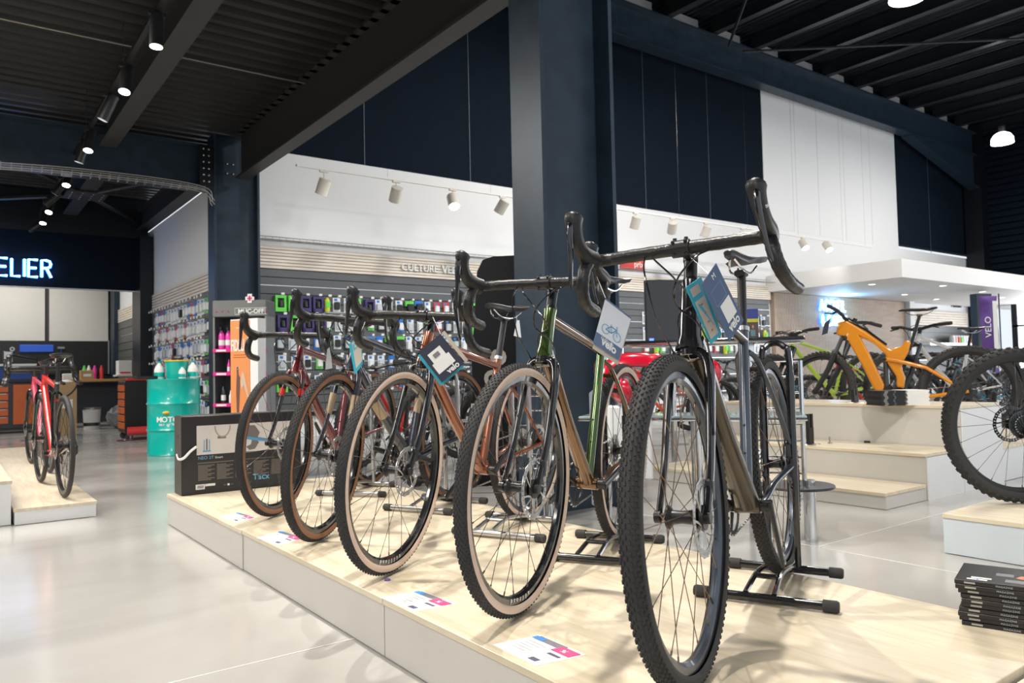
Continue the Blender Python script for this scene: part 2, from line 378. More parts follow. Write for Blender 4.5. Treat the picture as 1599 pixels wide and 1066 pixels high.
def slatwall(name, axis, c, lo, hi, z0, z1, pitch=.12, strips=(), m=M_swall):
    q = MB().use(M_black); o = (q.box(lo, hi, c, c + .02, z0, z1) if axis == 'x' else q.box(c, c + .02, lo, hi, z0, z1)).obj(name, smooth=False); struct(o)
    n = int((z1 - z0) / pitch)
    for k in range(n):
        a = z1 - (k + 1) * pitch + .008; b = z1 - k * pitch - .004; q = MB().use(m)
        (q.box(lo, hi, c - .018, c - .001, a, b) if axis == 'x' else q.box(c - .018, c - .001, lo, hi, a, b)).obj('slat', o, smooth=False)
        if k in strips or k % 3 == 1:
            q = MB().use(M_alu); z = a - .006
            (q.box(lo, hi, c - .021, c - .010, z - .004, z + .008) if axis == 'x' else q.box(c - .021, c - .01, lo, hi, z - .004, z + .008)).obj('metal_strip', o, smooth=False)
    return o
slatwall('wall_back_slatwall', 'x', 10.70, 3.5, 15.3, .3, 2.4, strips=(1,))
# galvanised cable tray above the fascia
q = MB().use(M_silver)
for z in (2.78, 2.84): q.tube([(3.5, 10.6, z), (15.3, 10.6, z)], .006, 4)
for y in (10.54, 10.48): q.tube([(3.5, y, 2.78), (15.3, y, 2.78)], .006, 4)
for k in range(118): q.tube([(3.5 + k * .1, 10.6, 2.84), (3.5 + k * .1, 10.6, 2.78), (3.5 + k * .1, 10.48, 2.78)], .004, 4)
tag(q.obj('cable_tray'), 'galvanised wire cable tray along the top of the wooden fascia', 'cable tray', kind=None)
# ---- wall between low hall and workshop (X = 2.95), white over slats over grey slatwall
struct(MB().use(M_wwall).box(2.98, 3.15, 10.65, 18.6, 0, 3.55).obj('wall_left', smooth=False))
fascia('trim_71', 'y', 2.96, 10.7, 18.4, 2.08, 2.36, 6)
M_swall2 = mat('dark_slatwall', (.11, .115, .11), .45)
slatwall('wall_left_slatwall', 'y', 2.965, 10.7, 18.4, .15, 2.08, .15, m=M_swall2)
struct(MB().use(M_black).box(2.75, 2.95, 14.6, 15.3, 0, 3.4).obj('trim_72', smooth=False))
# workshop front panel carrying the sign, back wall
struct(MB().use(M_navy).box(-8, 2.95, 14.98, 15.1, 2.46, 3.42).obj('wall_workshop_front', smooth=False))
struct(MB().use(M_black).box(-8, 2.95, 14.95, 15.12, 3.4, 4.1).obj('trim_73', smooth=False))
struct(MB().use(M_alu).box(-8, 2.95, 14.96, 15.0, 2.44, 2.462).obj('trim_74', smooth=False))
bwk = struct(MB().use(mat('workshop_wall', (.05, .05, .055), .6)).box(-8, 2.95, 18.5, 18.7, 0, 4.1).obj('wall_workshop_back', smooth=False))
M_cream = mat('cream_panel', (.70, .69, .64), .6, vary=.02)
for a, b in ((-6, -2.3), (-2.26, 1.67), (1.75, 2.84)):
    MB().use(M_cream).box(a, b, 18.44, 18.5, 1.72, 2.9).obj('wall_panel', bwk, smooth=False)
struct(MB().use(M_steel).box(2.87, 2.97, 17.9, 18.4, 0, 3.6).obj('trim_75', smooth=False))
# ---- white canopy over the till with its slatted wood wall
M_can = mat('white_canopy', (.80, .79, .77), .55, vary=.01)
cn = struct(MB().use(M_can).box(15.3, 30, 7.6, 10.73, 2.585, 2.955).obj('ceiling_canopy', smooth=False))
for x, y in ((16.0, 8.6), (17.6, 9.9), (17.9, 8.0), (19.2, 9.5), (20.4, 8.2), (21.5, 9.8), (22.8, 8.7)):
    MB().use(M_can).lathe([(.09, 0), (.09, -.01), (.075, -.012)], (x, y, 2.585), seg=16).use(M_glow2).lathe([(.075, -.006), (.0, -.006)], (x, y, 2.585), seg=16).obj('downlight', cn)
wdw = struct(MB().use(mat('pinkish_backing', (.42, .32, .25), .7)).box(15.42, 21.5, 10.66, 10.74, 0, 2.58).obj('wall_till', smooth=False))
M_batten = ramp_mat('beech_batten', [(.3, (.50, .37, .28)), (.7, (.60, .46, .36))], rough=.5, scale=(1, 1, 6), nscale=2)
for k in range(100):
    x = 15.44 + k * .0603; MB().use(M_batten).box(x, x + .042, 10.63, 10.66, 0, 2.57).obj('batten', wdw, smooth=False)
struct(MB().use(M_wwall).box(21.5, 21.75, 10.5, 10.75, 0, 2.6).obj('trim_76', smooth=False))
fascia('trim_77', 'x', 10.68, 21.8, 25.4, 1.95, 2.38, 6)
slatwall('wall_back_far_slatwall', 'x', 10.70, 21.8, 25.5, .3, 1.95, .2)

struct(MB().use(mat('dark_far_wall', (.09, .09, .095), .7)).box(-9.2, -9, -4, 18.6, 0, 4.2).obj('wall_left_light_block', smooth=False))  # unseen end wall, added dark to block world light from that side
# ================================================================= BICYCLES
# bike frame of reference: x forward, y to the rider's left, z up, origin at the front contact point
TANS = {'black': M_rubber, 'brown': mat('brown_sidewall', (.27, .125, .065), .6, vary=.1), 'cream': mat('cream_sidewall', (.72, .56, .46), .6, vary=.05)}
WM = {}
def tyre_mesh(R, w, style, wall, sub=1):
    """carcass with real tread blocks"""
    key = ('tyre', R, w, style, wall, sub)
    if key in WM: return WM[key]
    q = MB(); tr = w / 2; rc = R - .002 - tr
    ang = [math.radians(a) for a in (-128, -108, -88, -66, -30, 0, 30, 66, 88, 108, 128)]
    prof = [(rc + tr * math.cos(a), tr * math.sin(a)) for a in ang]
    N = 72 if sub else 40
    q.use(TANS[wall]); q.lathe(prof[0:4], (0, 0, R), 'y', N); q.lathe(prof[7:11], (0, 0, R), 'y', N)
    q.use(M_rubber); q.lathe(prof[3:8], (0, 0, R), 'y', N)
    nb, rows, bl, bw, bh = {'gravel': (120, (-54, -38, -22, -7, 7, 22, 38, 54), .0075, .0034, .0019), 'knob': (118, (-58, -43, -28, -10, 10, 28, 43, 58), .0085, .0042, .0026), 'mtb': (56, (-56, -22, 22, 56), .018, .011, .0055), 'road': (0, (), 0, 0, 0)}[style]
    if not sub: nb = nb // 2
    for i in range(nb):
        for j, a in enumerate(rows):
            t = 2 * PI * (i + (.5 if j % 2 else 0)) / nb; al = math.radians(a)
            nx = math.cos(al); ny = math.sin(al)
            er = Vector((math.cos(t) * nx, ny, math.sin(t) * nx)); et = Vector((-math.sin(t), 0, math.cos(t))); eb = er.cross(et)
            c = Vector((math.cos(t) * (rc + tr * nx), tr * ny, R + math.sin(t) * (rc + tr * nx)))
            l = bl / 2; b2 = bw / 2
            vs = [c + et * sx * l * k + eb * sy * b2 * k + er * h for h, k in ((-.001, 1), (bh, .8)) for sx, sy in ((-1, -1), (1, -1), (1, 1), (-1, 1))]
            q.add(vs, [(4, 5, 6, 7), (0, 1, 5, 4), (1, 2, 6, 5), (2, 3, 7, 6), (3, 0, 4, 7)])
    me = q.mesh('tyre', True, 40); WM[key] = me; return me
def rim_mesh(R, w, depth, col, sub=1):
    key = ('rim', R, w, depth, col.name, sub)
    if key in WM: return WM[key]
    ro = R - w * .84; ri = ro - depth
    q = MB().use(col); q.lathe([(ro, -.0125), (ri + .008, -.0115), (ri, -.005), (ri, .005), (ri + .008, .0115), (ro, .0125), (ro - .003, .0), (ro, -.0125)], (0, 0, R), 'y', 72 if sub else 40)
    me = q.mesh('wheel', True, 30); WM[key] = me; return me
def spoke_mesh(R, w, depth, n, hubw, fr, front=True, m=M_spoke, rad=.0011, sub=1):
    key = ('sp', R, w, depth, n, hubw, fr, m.name, rad)
    if key in WM: return WM[key]
    q = MB().use(m); ri = R - w * .84 - depth + .003
    for i in range(n):
        side = 1 if i % 2 else -1; t = 2 * PI * i / n; off = math.radians(38) * (1 if (i // 2) % 2 else -1)
        a = Vector((math.cos(t) * ri, side * .003, R + math.sin(t) * ri)); b = Vector((math.cos(t + off) * fr, side * hubw / 2, R + math.sin(t + off) * fr))
        q.tube([a, b], rad, 4 if sub else 3, cap=False)
        if sub:
            q.tube([a, a + (b - a) * .05], rad * 2, 5)
    me = q.mesh('spokes', True); WM[key] = me; return me
def hub_mesh(R, hubw, fr, m, full=.05):
    key = ('hub', R, hubw, fr, m.name)
    if key in WM: return WM[key]
    q = MB().use(m); h = hubw / 2
    q.lathe([(0, -full), (.009, -full), (.009, -h - .006), (fr, -h - .003), (fr, -h + .002), (.016, -h + .010), (.014, 0), (.016, h - .010), (fr, h - .002), (fr, h + .003), (.009, h + .006), (.009, full), (0, full)], (0, 0, R), 'y', 18)
    me = q.mesh('hub', True, 30); WM[key] = me; return me
def rotor_mesh(R, y, rr=.08, m=M_silver):
    key = ('rot', R, y, rr, m.name)
    if key in WM: return WM[key]
    q = MB().use(m); n = 36; th = .0009
    # braking band with a wavy outer edge and open slots
    for i in range(n):
        a0 = 2 * PI * i / n; a1 = 2 * PI * (i + .72) / n; wv = .0022 * (1 if i % 2 else 0)
        pts = [(math.cos(a) * r, R + math.sin(a) * r) for r, a in ((rr * .80, a0), (rr - wv, a0), (rr - wv, a1), (rr * .80, a1))]
        q.prism(pts, y - th, y + th)
        a2 = 2 * PI * (i + 1) / n
        for r0, r1 in ((.80, .845), (.93, .975)):
            q.prism([(math.cos(a) * r, R + math.sin(a) * r) for r, a in ((rr * r0, a1), (rr * r1, a1), (rr * r1, a2), (rr * r0, a2))], y - th, y + th)
    for i in range(5):
        a = 2 * PI * i / 5
        for da in (.0, .42):
            q.tube([(math.cos(a) * .024, y, R + math.sin(a) * .024), (math.cos(a + .2 + da) * rr * .5, y, R + math.sin(a + .2 + da) * rr * .5), (math.cos(a + .35 + da) * rr * .82, y, R + math.sin(a + .35 + da) * rr * .82)], .0028, 5, flat=.4)
    q.use(M_satin).lathe([(.012, -.004), (.027, -.004), (.027, .004), (.012, .004)], (0, y, R), 'y', 18)
    me = q.mesh('brake_rotor', True, 30); WM[key] = me; return me
def cassette_mesh(R, y, big=.068, small=.024, n=10, m=M_silver):
    key = ('cas', R, y, big, m.name)
    if key in WM: return WM[key]
    q = MB().use(m)
    for k in range(n):
        r = big + (small - big) * (k / (n - 1)) ** .8; yy = y - k * .0036; T = int(r * 420); pts = []
        for i in range(T):
            a = 2 * PI * i / T
            pts += [(math.cos(a) * (r - .003), R + math.sin(a) * (r - .003)), (math.cos(a + PI / T * .9) * r, R + math.sin(a + PI / T * .9) * r)]
        q.prism(pts, yy - .0008, yy + .0008)
        q.lathe([(r * .7, yy - .003), (r * .7, yy + .003)], (0, 0, R), 'y', 20)
    me = q.mesh('cassette', True, 30); WM[key] = me; return me
def place(me, name, parent, M=None, kind=None):
    o = bpy.data.objects.new(name, me); COL.objects.link(o); o.parent = parent
    if M is not None: o.matrix_local = M
    if kind: o['kind'] = kind
    return o
def rotmat(origin, axis, ang): return Matrix.Translation(origin) @ Matrix.Rotation(ang, 4, axis) @ Matrix.Translation(-Vector(origin))
def wheel(parent, x, c, front, M=None, tread='gravel'):
    R, w, dp, sub = c['R'], c['w'], c['rim_depth'], c['sub']
    MW = (M if M is not None else Matrix()) @ Matrix.Translation((x, 0, 0)) @ Matrix.Translation((0, 0, R)) @ Matrix.Rotation(c.get('spin', .7) + x, 4, 'Y') @ Matrix.Translation((0, 0, -R))
    r = place(rim_mesh(R, w, dp, c['rimcol'], sub), 'wheel', parent, MW)
    place(tyre_mesh(R, w, c['tread'], c['wall'], sub), 'tyre', r)
    hw = .062 if front else .058
    place(spoke_mesh(R, w, dp, 24 if sub else 20, hw, .024, m=c['spokecol'], rad=.0011 if sub else .0018, sub=sub), 'spokes', r, kind='stuff')
    place(hub_mesh(R, hw, .026, c['hubcol'], .05 if front else .068), 'hub', r)
    place(rotor_mesh(R, .046 if front else .052, c['rotor'], c['rotorcol']), 'brake_rotor', r)
    if not front: place(cassette_mesh(R, -.030, .066 if sub else .07, m=c['casscol']), 'cassette', r)
    if c.get('rimtext') and front:
        for s in (1, -1):
            q = MB(); rr = R - w * .84 - dp * .5
            for i, ch in enumerate(c['rimtext']):
                a = -PI / 2 + c.get('rimang', .35) * s * 1 + s * (i - len(c['rimtext']) / 2) * .062 + c.get('spin', .7) + x
                er = Vector((math.cos(a), 0, math.sin(a))); o = Vector((0, s * .0135, R)) + er * rr - er * dp * .25
                tm = text_mesh(ch, dp * .85, .0006, M_white, M=FR(o, Vector((0, s, 0)).cross(er) * -1 if s > 0 else Vector((0, s, 0)).cross(er) * -1, er))
                q.use(M_white); q.add(tm.v, tm.f)
            if ch: q.obj('rim_lettering', r, smooth=False)
    return r
def hair(a, b, sag, n=10, side=(0, 0, 0)):
    a, b = Vector(a), Vector(b); pts = []
    for i in range(n + 1):
        t = i / n; pts.append(a.lerp(b, t) + Vector(side) * math.sin(PI * t) + Vector((0, 0, -sag)) * math.sin(PI * t))
    return pts
def bez(pts, n=8):
    """Catmull-Rom through points"""
    P = [Vector(p) for p in pts]; P = [P[0] * 2 - P[1]] + P + [P[-1] * 2 - P[-2]]; out = []
    for i in range(1, len(P) - 2):
        for k in range(n):
            t = k / n; a, b, c, d = P[i - 1:i + 3]
            out.append(.5 * ((2 * b) + (c - a) * t + (2 * a - 5 * b + 4 * c - d) * t * t + (3 * b - a - 3 * c + d) * t ** 3))
    out.append(P[-2]); return out
def saddle(parent, c, tilt=0., m=M_satin):
    """top surface with nose, waist and wide tail; c = clamp point under the middle"""
    q = MB().use(m); secs = [(.155, .010, .022, .0), (.13, .019, .03, .004), (.07, .022, .034, .003), (.0, .033, .036, -.001), (-.06, .056, .034, .0), (-.10, .070, .030, .006), (-.125, .062, .022, .010), (-.135, .045, .012, .009)]
    vs = []; fs = []; n = 12
    for x, hw, th, dz in secs:
        for k in range(n):
            a = 2 * PI * k / n; cy = math.cos(a); sz = math.sin(a)
            vs.append((c[0] + x, c[1] + cy * hw, c[2] + .052 + dz + (sz * th * .28 if sz > 0 else sz * th * (.9 if abs(cy) > .6 else .45))))
    for i in range(len(secs) - 1):
        for k in range(n):
            l = (k + 1) % n; fs.append((i * n + k, i * n + l, (i + 1) * n + l, (i + 1) * n + k))
    fs.append(tuple(range(n - 1, -1, -1))); fs.append(tuple((len(secs) - 1) * n + k for k in range(n)))
    s = q.add(vs, fs).obj('saddle', parent, ang=50)
    r = MB().use(M_chrome)
    for sy in (1, -1): r.tube(bez([(c[0] + .11, c[1] + sy * .006, c[2] + .038), (c[0] + .06, c[1] + sy * .02, c[2] + .008), (c[0] - .04, c[1] + sy * .022, c[2] + .008), (c[0] - .10, c[1] + sy * .03, c[2] + .035)], 5), .0035, 6)
    r.obj('saddle_rail', s); return s
def drop_bar(parent, C, M, c, lod=1):
    """taped drop handlebar with hoods and levers, C = clamp centre"""
    hw = c.get('hw', .203); hz = c.get('hz', 1.); q = MB().use(M_tape); C = Vector(C)
    full = []
    side = [(0, .045, 0), (.0, .12, 0), (.003, hw - .03, -.001), (.022, hw - .005, -.004), (.055, hw + .004, -.010), (.080, hw + .010, -.030), (.086, hw + .016, -.062), (.070, hw + .024, -.093), (.035, hw + .031, -.112), (-.010, hw + .036, -.120), (-.045, hw + .040, -.124)]
    L = bez(side, 5 if lod else 3); Rt = [Vector((p.x, -p.y, p.z)) for p in L]
    P = [M @ (C + p) for p in reversed(Rt)] + [M @ (C + p) for p in L]
    # tape wraps: slight ridges along the bar
    rs = [.0158 + (.0008 if i % 3 == 0 else 0) for i in range(len(P))]
    q.tube(P, rs, 10 if lod else 6)
    hb = q.obj('handlebar', parent, ang=60)
    for s in (1, -1):
        h = MB().use(M_rubber_hood)
        pts = [(.040, hw + .001, -.008), (.075, hw + .006, .002), (.112, hw + .005, .016), (.138, hw + .003, .040), (.150, hw + .001, .070), (.152, hw, .092), (.147, hw, .104)]
        pts = [M @ (C + Vector((x, s * y, z * hz))) for x, y, z in bez(pts, 3)]
        n = len(pts); rr = []
        for i in range(n):
            t = i / (n - 1); rr.append(.0265 - .0055 * math.sin(PI * min(1, t * 1.15)) + (.001 if .75 < t < .92 else 0) - (.006 if t > .92 else 0) - (.009 if t > .98 else 0))
        h.tube(pts, rr, 10, flat=.82, up=M.to_3x3() @ Vector((0, 0, 1)))
        h.obj('brake_hood', hb, ang=60)
        l = MB().use(M_blk)
        lp = [(.156, hw + .002, .080), (.169, hw + .003, .066), (.172, hw + .005, .034), (.166, hw + .009, -.008), (.161, hw + .014, -.048), (.152, hw + .020, -.082)]
        lp = [M @ (C + Vector((x, s * y, z * (hz if z > 0 else 1)))) for x, y, z in bez(lp, 3)]
        m = len(lp); l.tube(lp, [.0165 - .0085 * min(1, i / (m - 1) * 1.25) - (.003 if i == m - 1 else 0) for i in range(m)], 8, flat=.62, up=M.to_3x3() @ Vector((1, 0, 0)))
        l.use(M_silver).ball(M @ (C + Vector((.150, s * (hw + .016), .038))), .005, 8)
        l.obj('brake_lever', hb, ang=60)
    return hb
M_rubber_hood = mat('hood_rubber', (.014, .014, .015), .42, vary=.15)
def gravel_bike(name, pos, ang, c, label, cat='bicycle', group=None):
    """pos = front contact (x, y, z); ang = degrees clockwise from +Y of the direction nose -> tail"""
    c = dict(dict(R=.353, w=.042, rim_depth=.024, tread='gravel', wall='black', rimcol=M_blk, spokecol=M_spoke, hubcol=M_satin, rotor=.086, rotorcol=M_silver, casscol=M_silver, sub=1, sh=0, htr=1., htl=.14, steer=0, lean=0, post=.2, forkcol=M_blk, crank=M_satin, wb=1.03, dt=.021, flatbar=False, seat=.745), **c)
    R = c['R']; wb = c['wb']; lod = c['sub']; sh = c['sh']
    a = math.radians(ang); fwd = Vector((-math.sin(a), -math.cos(a), 0)); left = Vector((0, 0, 1)).cross(fwd)
    B = Matrix(((fwd.x, left.x, 0, pos[0]), (fwd.y, left.y, 0, pos[1]), (0, 0, 1, pos[2]), (0, 0, 0, 1))) @ Matrix.Rotation(c['lean'], 4, 'X')
    root = empty(name); root.matrix_world = B; tag(root, label, cat, group)
    HA = math.radians(71.5 if not c['flatbar'] else 66); ax = Vector((-math.cos(HA), 0, math.sin(HA)))
    q0 = Vector((-.048 * math.sin(HA), 0, R - .048 * math.cos(HA)))
    flen = c.get('flen', .395)
    crown = q0 + ax * flen; htb = crown + ax * .012; htt = htb + ax * c['htl']
    S = rotmat(q0, ax, c['steer'])
    bb = Vector((-wb + math.sqrt(c.get('cs', .43) ** 2 - .07 ** 2), 0, R - .072)); SA = math.radians(73.5); sax = Vector((-math.cos(SA), 0, math.sin(SA)))
    stop = bb + sax * ((c['seat'] - bb.z) / sax.z); ra = Vector((-wb, 0, R))
    # ---- frame
    fm = c['col']; f = MB(); fc = c.get('col2', fm); sg = 14 if lod else 8
    f.use(c.get('htcol', fm)).tube([htb - ax * .004, htb + ax * .01, htb + ax * .03, htt - ax * .02, htt], [v * c['htr'] for v in (.027, .0265, .022, .0195, .0215)], sg)
    j = c.get('dtf', 1.)
    f.use(fm).tube([htb + ax * .022 + Vector((-.008, 0, 0)), (htb + bb) / 2 + Vector((0, 0, 0)), bb + Vector((.012, 0, .012))], [c['dt'] * .98, c['dt'] * 1.05, c['dt'] * 1.12], sg, flat=j)
    f.use(c.get('ttcol', fm)).tube([htt - ax * .028 + Vector((-.006, 0, 0)), stop + sax * -.012], [.0175, .0155], sg)
    f.use(c.get('stcol', fm)).tube([bb, stop + sax * .022], [.0165, .0162], sg)
    f.use(fm).tube([bb + Vector((0, -.036, 0)), bb + Vector((0, .036, 0))], .0215, sg)
    for s in (1, -1):
        d = ra + Vector((0, s * .066, 0))
        f.use(fc).tube(bez([bb + Vector((-.01, s * .028, 0)), bb + Vector((-.09, s * .032, .004)), bb.lerp(d, .5) + Vector((0, s * .006, 0)), d + Vector((.012, 0, -.002)), d], 4), [.0115] * 8 + [.010] * 8 + [.009], 8 if lod else 6)
        f.tube(bez([stop + sax * -.05 + Vector((-.008, s * .012, 0)), stop + sax * -.06 + Vector((-.045, s * .030, -.02)), (stop + d) / 2 + Vector((0, s * .016, 0)), d + Vector((.004, 0, .02)), d], 4), [.0085] * 17, 8 if lod else 6)
        f.use(M_satin).lathe([(0, -.006), (.013, -.006), (.013, .006), (0, .006)], d, 'y', 12)
    f.use(fm).tube([stop + sax * -.075 + Vector((-.048, -.03, -.03)), stop + sax * -.075 + Vector((-.048, .03, -.03))], .007, 6)
    fr = f.obj('frame', root, ang=50)
    if c.get('bands'):
        for (p0, p1, rad, mm, nm) in c['bands'](dict(htb=htb, htt=htt, bb=bb, stop=stop, ax=ax, sax=sax, S=S, ra=ra)):
            MB().use(mm).tube([p0, p1], rad, sg).obj(nm, fr, ang=50)
    cl = MB().use(c.get('collar', M_silver)).tube([stop + sax * .016, stop + sax * .03], .0192, sg).ball(stop + sax * .022 + Vector((-.022, 0, 0)), .006, 8).obj('seat_clamp', fr)
    if lod:
        bl = MB().use(M_satin)
        for t in (.42, .56): bl.ball(htb.lerp(bb, t) + Vector((.0, 0, c['dt'] + .012)) * 1, .0045, 6)
        for t in (.3, .46): bl.ball(bb.lerp(stop, t) + Vector((.017, 0, 0)), .0045, 6)
        bl.obj('bottle_bolts', fr, kind='stuff')
    # ---- fork
    k = MB().use(c['forkcol']); 
    if not c.get('susp'):
        k.tube([S @ (crown + ax * .010), S @ (crown - ax * .01)], [.027, .028], sg)
        for s in (1, -1):
            pts = [crown + Vector((0, s * .004, 0)), crown + Vector((.004, s * .032, -.004)), crown - ax * .045 + Vector((.004, s * .047, 0)), crown - ax * .15 + Vector((.008, s * .051, 0)), crown - ax * .28 + Vector((.02, s * .053, 0)), Vector((.0, s * .054, R))]
            pts = [S @ p for p in bez(pts, 4)]; m = len(pts)
            rs = [.021 - .0105 * (i / (m - 1)) for i in range(m)]; cut = 10 if c.get('forkcol2') else m; up_ = S.to_3x3() @ Vector((1, 0, 0)); sg2 = 10 if lod else 6
            k.tube(pts[:cut], rs[:cut], sg2, flat=.72, up=up_)
            if cut < m: k.use(c['forkcol2']).tube(pts[cut - 1:], rs[cut - 1:], sg2, flat=.72, up=up_)
            k.use(M_satin).lathe([(0, -.007), (.014, -.007), (.014, .007), (0, .007)], S @ Vector((0, s * .055, R)), 'y', 12); k.use(c['forkcol'])
    else:
        k.tube([S @ (crown + Vector((0, -.062, 0)) - ax * .0), S @ (crown + ax * .02), S @ (crown + Vector((0, .062, 0)))], [.022, .028, .022], 10)
        for s in (1, -1):
            o = Vector((0, s * .064, 0)); ft = Vector((0, s * .064, R)) ; off = Vector((.044, 0, 0))
            k.use(M_gunmetal).tube([S @ (crown + o + ax * .01), S @ (crown + o - ax * .2)], .0175, 12)
            k.use(c['forkcol']).tube([S @ (crown + o - ax * .14), S @ (crown + o - ax * .3), S @ (ft + Vector((-.015, 0, -.01)))], [.0245, .0235, .02], 12)
            k.tube([S @ (ft + Vector((-.02, 0, -.005))), S @ ft], .018, 8)
        k.tube(bez([S @ (crown + Vector((.01, -.066, 0)) - ax * .16), S @ (crown + Vector((.06, -.03, 0)) - ax * .10), S @ (crown + Vector((.06, .03, 0)) - ax * .10), S @ (crown + Vector((.01, .066, 0)) - ax * .16)], 4), .012, 8)
    fk = k.obj('fork', root, ang=50)
    if c.get('fbands'):
        for s in (1, -1):
            p0 = crown - ax * c['fbands'][0] + Vector((.009, s * .0505, 0)); p1 = crown - ax * c['fbands'][1] + Vector((.013, s * .0515, 0))
            MB().use(c['fbands'][2]).tube([S @ p0, S @ p1], [.0185, .0165], 10, flat=.8, up=S.to_3x3() @ Vector((1, 0, 0))).obj('colour_band', fk, ang=50)
    MB().use(M_satin).tube([S @ (htt), S @ (htt + ax * .012)], [.0222, .018], sg).tube([S @ (htt + ax * .01), S @ (htt + ax * (.03 + sh))], .0165, sg).obj('headset', fk)
    # ---- stem and handlebar
    C = htt + ax * (.047 + sh) + Vector((c.get('stem', .085), 0, .004))
    st = MB().use(M_satin).tube([S @ (htt + ax * (.026 + sh)), S @ (htt + ax * (.068 + sh))], .0185, sg).tube([S @ (htt + ax * (.047 + sh)), S @ C], [.0165, .0165], 10)
    st.tube([S @ (C + Vector((0, -.022, 0))), S @ (C + Vector((0, .022, 0)))], .0215, 12)
    for s in (1, -1):
        for z in (1, -1): st.use(M_satin).ball(S @ (C + Vector((.016, s * .015, z * .016))), .005, 6)
        st.tube([S @ (C + Vector((.0, s * .014, .018))), S @ (C + Vector((.0, s * .014, .027)))], .005, 6)
    st.obj('stem', root, ang=50)
    if not c['flatbar']:
        drop_bar(root, C, S, c, lod)
        hw = .195
        if lod:
            q = MB().use(M_blk); sd = (1, -1)
            for s in sd:
                P = bez([C + Vector((.012, s * .07, -.014)), C + Vector((.055, s * .045, -.035)), C + Vector((.065, s * .0, -.085)), htt + ax * -.06 + Vector((.05, s * -.02, 0)), crown + Vector((.03, .05, .03)) if s > 0 else htt + ax * -.10 + Vector((.0, -.03, 0)), (crown - ax * .2 + Vector((.02, .062, 0))) if s > 0 else htb.lerp(bb, .2) + Vector((0, -.02, .0))], 6)
                q.tube([S @ p for p in P], .0024, 6)
            P = bez([C + Vector((.01, -.09, -.012)), C + Vector((.085, -.07, -.06)), C + Vector((.09, -.05, -.16)), htb + Vector((.06, -.045, .04)), htb.lerp(bb, .12) + Vector((.01, -.024, -.01))], 6)
            q.tube([S @ p for p in P], .0024, 6)
            q.obj('brake_cable', root)
    else:
        w2 = .37; q = MB().use(M_satin).tube([S @ (C + p) for p in bez([Vector((-.05, -w2, .035)), Vector((-.03, -.2, .028)), Vector((0, -.06, .0)), Vector((0, 0, 0)), Vector((0, .06, 0)), Vector((-.03, .2, .028)), Vector((-.05, w2, .035))], 4)], .0155, 8)
        hb = q.obj('handlebar', root)
        for s in (1, -1):
            MB().use(M_rubber).tube([S @ (C + Vector((-.037, s * (w2 - .13), .0325))), S @ (C + Vector((-.051, s * (w2 + .005), .036)))], .0172, 10).obj('grip', hb)
            MB().use(M_blk).tube([S @ (C + Vector((-.03, s * (w2 - .15), .03))), S @ (C + Vector((.02, s * (w2 - .15), .015))), S @ (C + Vector((.03, s * (w2 - .06), .0)))], [.011, .008, .006], 6).obj('brake_lever', hb)
        q = MB().use(M_blk)
        for s in (1, -1): q.tube([S @ p for p in bez([C + Vector((.02, s * .2, .02)), C + Vector((.11, s * .08, .03)), C + Vector((.10, 0, -.05)), htb + Vector((.04, s * .03, .02))], 5)], .0028, 5)
        q.obj('brake_cable', root)
    # ---- wheels
    wheel(root, 0, c, True, S); wheel(root, -wb, c, False)
    # ---- seat post, saddle
    sp = stop + sax * c['post']
    MB().use(c.get('postcol', M_satin)).tube([stop + sax * -.02, sp], .0137, 12).cbox(sp + Vector((0, 0, .004)), (.05, .034, .02), bev=.004).obj('seat_post', root)
    saddle(root, sp, m=c.get('saddlecol', M_satin))
    # ---- drivetrain (rider's right)
    cr = MB().use(c.get('ringcol', M_satin)); T = 44; ro = c.get('ring', .086); y = -.046; pts = []
    for i in range(T):
        a = 2 * PI * i / T; pts += [(math.cos(a) * (ro - .004), math.sin(a) * (ro - .004)), (math.cos(a + .07) * ro, math.sin(a + .07) * ro)]
    Mb = Matrix.Translation(bb); inner = [(math.cos(2 * PI * i / 88) * (ro - .016), math.sin(2 * PI * i / 88) * (ro - .016)) for i in range(88)]
    vs = [Mb @ Vector((a, yy, b)) for yy in (y - .0015, y + .0015) for L in (pts, inner) for a, b in L]
    fs = []
    for i in range(88):
        k2 = (i + 1) % 88; fs += [(i, k2, 88 + k2, 88 + i), (176 + i, 264 + i, 264 + k2, 176 + k2), (i, 176 + i, 176 + k2, k2), (88 + i, 88 + k2, 264 + k2, 264 + i)]
    cr.add(vs, fs); ca = c.get('crankang', -.5)
    for i in range(4):
        a = ca + PI / 2 * i + .6; cr.tube([bb + Vector((math.cos(a) * .02, y + .002, math.sin(a) * .02)), bb + Vector((math.cos(a) * (ro - .012), y, math.sin(a) * (ro - .012)))], [.011, .007], 6, flat=.4)
    cr.obj('chainring', root, ang=30)
    for s, y0 in ((1, .062), (-1, -.066)):
        d = Vector((math.cos(ca), 0, math.sin(ca))) * s * -1; mq = MB().use(c['crank'])
        e = bb + Vector((0, y0 + s * .012, 0)) + d * .17
        mq.tube([bb + Vector((0, y0 * .6, 0)), bb + Vector((0, y0 + s * .006, 0))], .017, 12)
        mq.tube([bb + Vector((0, y0, 0)) - d * .012, bb + Vector((0, y0 + s * .004, 0)) + d * .05, e, e + d * .012], [.018, .014, .0125, .009], 10, flat=.5, up=Vector((0, 0, 1)).cross(d).cross(d) if False else d.cross(Vector((0, 1, 0))))
        mq.use(M_silver).lathe([(0, -.002), (.006, -.002), (.006, .002), (0, .002)], e + Vector((0, s * .0065, 0)), 'y', 10)
        mq.obj('crank_arm', root, ang=50)
    # chain: two runs and derailleur
    ch = MB().use(c.get('chaincol', M_silver)); yc = -.046; rc = .045; ra2 = ra + Vector((0, yc, 0)); b2 = bb + Vector((0, yc, 0))
